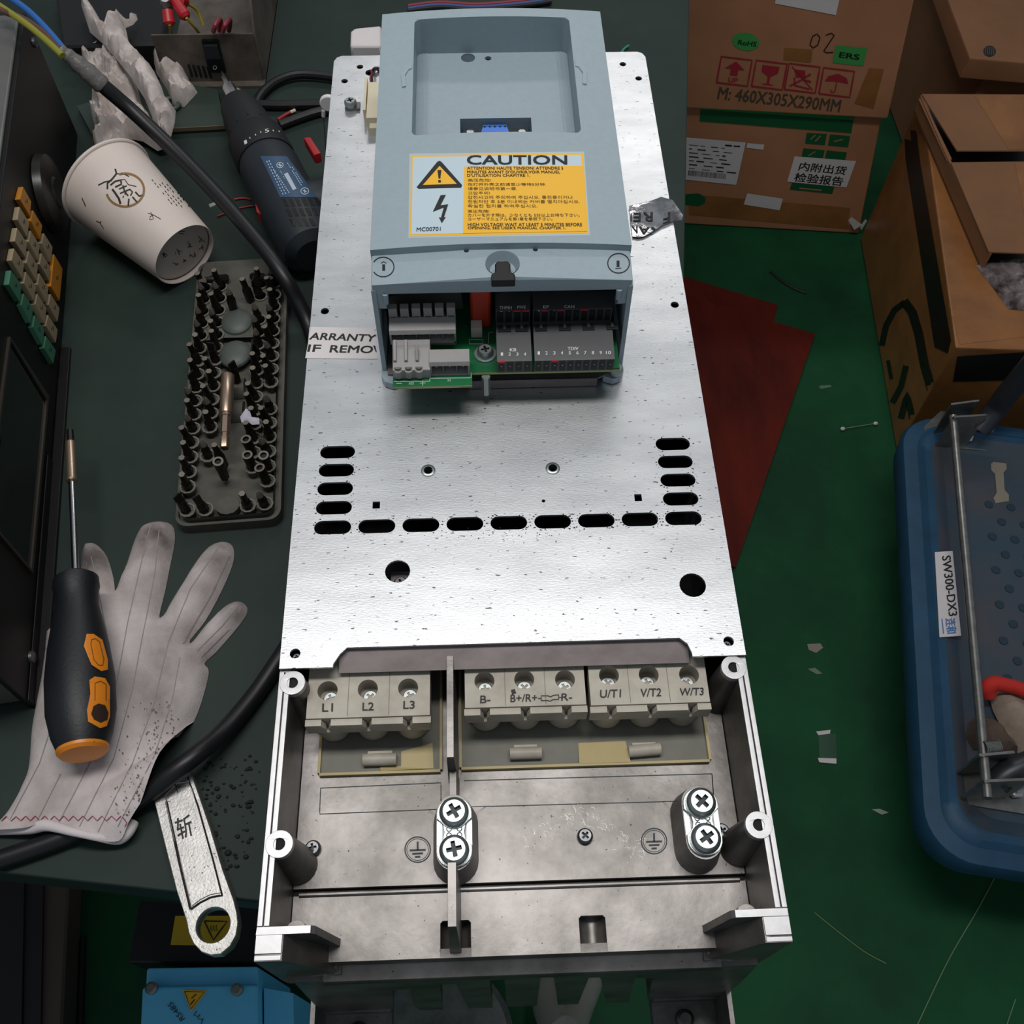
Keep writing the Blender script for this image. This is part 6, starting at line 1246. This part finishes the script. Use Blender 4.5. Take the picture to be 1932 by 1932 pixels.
# ---------------------------------------------------------------- below the near edge of the bench
M_LB = mat('light_blue_enclosure', '62c6f2', .45, var=.08, vs=20)
bx = thing('blue_enclosure', at(380, 1890, .0), 'light blue enclosure with a yellow warning triangle, on the floor below the bench', 'enclosure')
zb_ = .21; q0 = [at(x, y, zb_) for x, y in ((268, 1862), (487, 1858))]; dn = Vector((.02, -.20, 0)); up_ = [at(x, y, zb_ - .012) for x, y in ((276, 1826), (487, 1823))]
mb = MB().use(M_LB)
def down(p, s=1.0): return Vector((p.x, p.y, .002))
L0 = [q0[0] + dn, q0[1] + dn, q0[1], q0[0]]; mb.loft([[down(p) for p in (L0[0], L0[1], up_[1], up_[0])], [p + Vector((0, 0, zb_ - .012 - p.z)) for p in (L0[0], L0[1], up_[1], up_[0])]]); mb.loft([[p + Vector((0, 0, -.0125)) for p in L0], L0]); mb.bevel(.003, 2)
rgt = [q0[1] + dn + Vector((.03, 0, -.04)), q0[1] + Vector((.03, -.005, -.04))]
mb.loft([[down(q0[1] + dn), down(rgt[0]), down(rgt[1]), down(q0[1])], [q0[1] + dn + Vector((0, 0, -.03)), rgt[0], rgt[1], q0[1] + Vector((0, 0, -.03))]])
D = Decal(mb, .0008); mb.use(M_YELLOW); D.poly(mb, [(345, 1868), (391, 1869), (361, 1909)]); mb.use(M_BLACK); D.ribbon(mb, [(349, 1871), (386, 1872), (361, 1904), (349, 1871)], 1.6, 2); D.ribbon(mb, [(371, 1876), (362, 1884), (368, 1886), (360, 1896)], 2, 2); mb.use(M_INK)
D.text(mb, 'RS485', (350, 1922), (325, 1890), (341, 1928), 2); [D.ribbon(mb, q_, 1.6, 2) for q_ in ([(372, 1908), (366, 1916), (374, 1918)], [(378, 1914), (374, 1922), (382, 1924)], [(384, 1922), (380, 1932)])]
obj('lid_and_body', mb, bx, weld=False)
for x, y in ((287, 1865), (448, 1868)): p = at(x, y, zb_); mb = MB().use(M_ST); mb.lathe(Vector((p.x, p.y, zb_ - .002)), Vector((p.x, p.y, zb_ + .007)), [(0, .0065), (.7, .0062), (1, .004)], 18); obj('lid_screw', mb, bx)
kb = thing('black_module', at(360, 1760, .0), 'black module with a yellow hot-surface label below the wrench', 'module')
mb = MB().use(mat('black_module_paint', '0c0c0d', .55)); K = [at(x, y, .17) for x, y in ((240, 1816), (500, 1818), (520, 1712), (262, 1697))]; mb.loft([[down(p) for p in K], K]); mb.bevel(.002, 1)
D = Decal(mb, .0006); mb.use(mat('ochre_label', 'c7a422', .5)); D.quad(mb, [(322, 1783), (440, 1785), (446, 1728), (331, 1728)], 3, 3); mb.use(M_BLACK); D.ribbon(mb, [(386, 1738), (429, 1739), (403, 1774), (386, 1738)], 2.6, 2, sub=3)
for i in range(3): D.ribbon(mb, [(399 + 5 * i, 1746), (398 + 5 * i, 1752), (401 + 5 * i, 1757)], 1.4, 2)
obj('module_body', mb, kb, weld=False)
cbx = thing('brown_plank', at(80, 1800, .0), 'dull brown plank with dark strips on the floor at the lower left, below the bench', 'plank')
mb = MB().use(mat('brown_plank_wood', '56483f', .6, var=.15, vs=6)); K = [at(x, y, .05) for x, y in ((-60, 1960), (116, 1960), (131, 1640), (-60, 1640))]; mb.loft([[down(p) for p in K], K]); mb.bevel(.003, 1); obj('plank_body', mb, cbx, weld=False)
mb = MB().use(mat('dark_strip_tone', '221d20', .6)); K2 = [at(x, y, .058) for x, y in ((-60, 1960), (40, 1960), (46, 1640), (-60, 1640))]; mb.prism(K2, (0, 0, -.0075)); K3 = [at(x, y, .055) for x, y in ((44, 1960), (76, 1960), (82, 1640), (48, 1640))]; mb.prism(K3, (0, 0, -.0045)); obj('dark_strip', mb, cbx)  # darker strips along the left part of the plank
fline('floor_cable', [(152, 1975), (153, 1880), (157, 1770)], .004, '0b0a0a', 'thin dark shadow line on the floor beside the brown plank', 'cable')  # line shadow on the floor, built as a thin black strand
M_GB = mat('grey_stool_base', '7d7e76', .5, var=.1, vs=30)
sb = thing('stool_base', at(1060, 1932, .0), 'grey star-shaped stool foot on the floor below the teeth of the drive', 'stool')
for px_ in ([(1122, 1845), (1088, 1905), (1062, 1955)], [(1030, 1850), (1035, 1900), (1062, 1955)]):
    p = [at(x, y, .06) for x, y in px_]; mb = MB().use(M_GB); mb.tube([p[0] + Vector((0, 0, -.02)), p[1], p[2] + Vector((0, 0, .03))], lambda t: .013 + .012 * t, 14); obj('foot', mb, sb)
p = at(1062, 1985, .05); mb = MB().use(M_GB); mb.lathe(Vector((p.x, p.y, .001)), Vector((p.x, p.y, .07)), [(0, .03), (1, .033)], 24); obj('hub', mb, sb)
p = at(835, 1962, .03); mb = MB().use(mat('grey_disc_metal', '6d736f', .5, .3, var=.4, vs=40)); mb.lathe(Vector((p.x, p.y, .0005)), Vector((p.x, p.y, .03)), [(0, .085), (.8, .085), (1, .078)], 40); tag(obj('grey_disc', mb), 'round dull grey disc on the floor below the left teeth of the drive', 'disc')
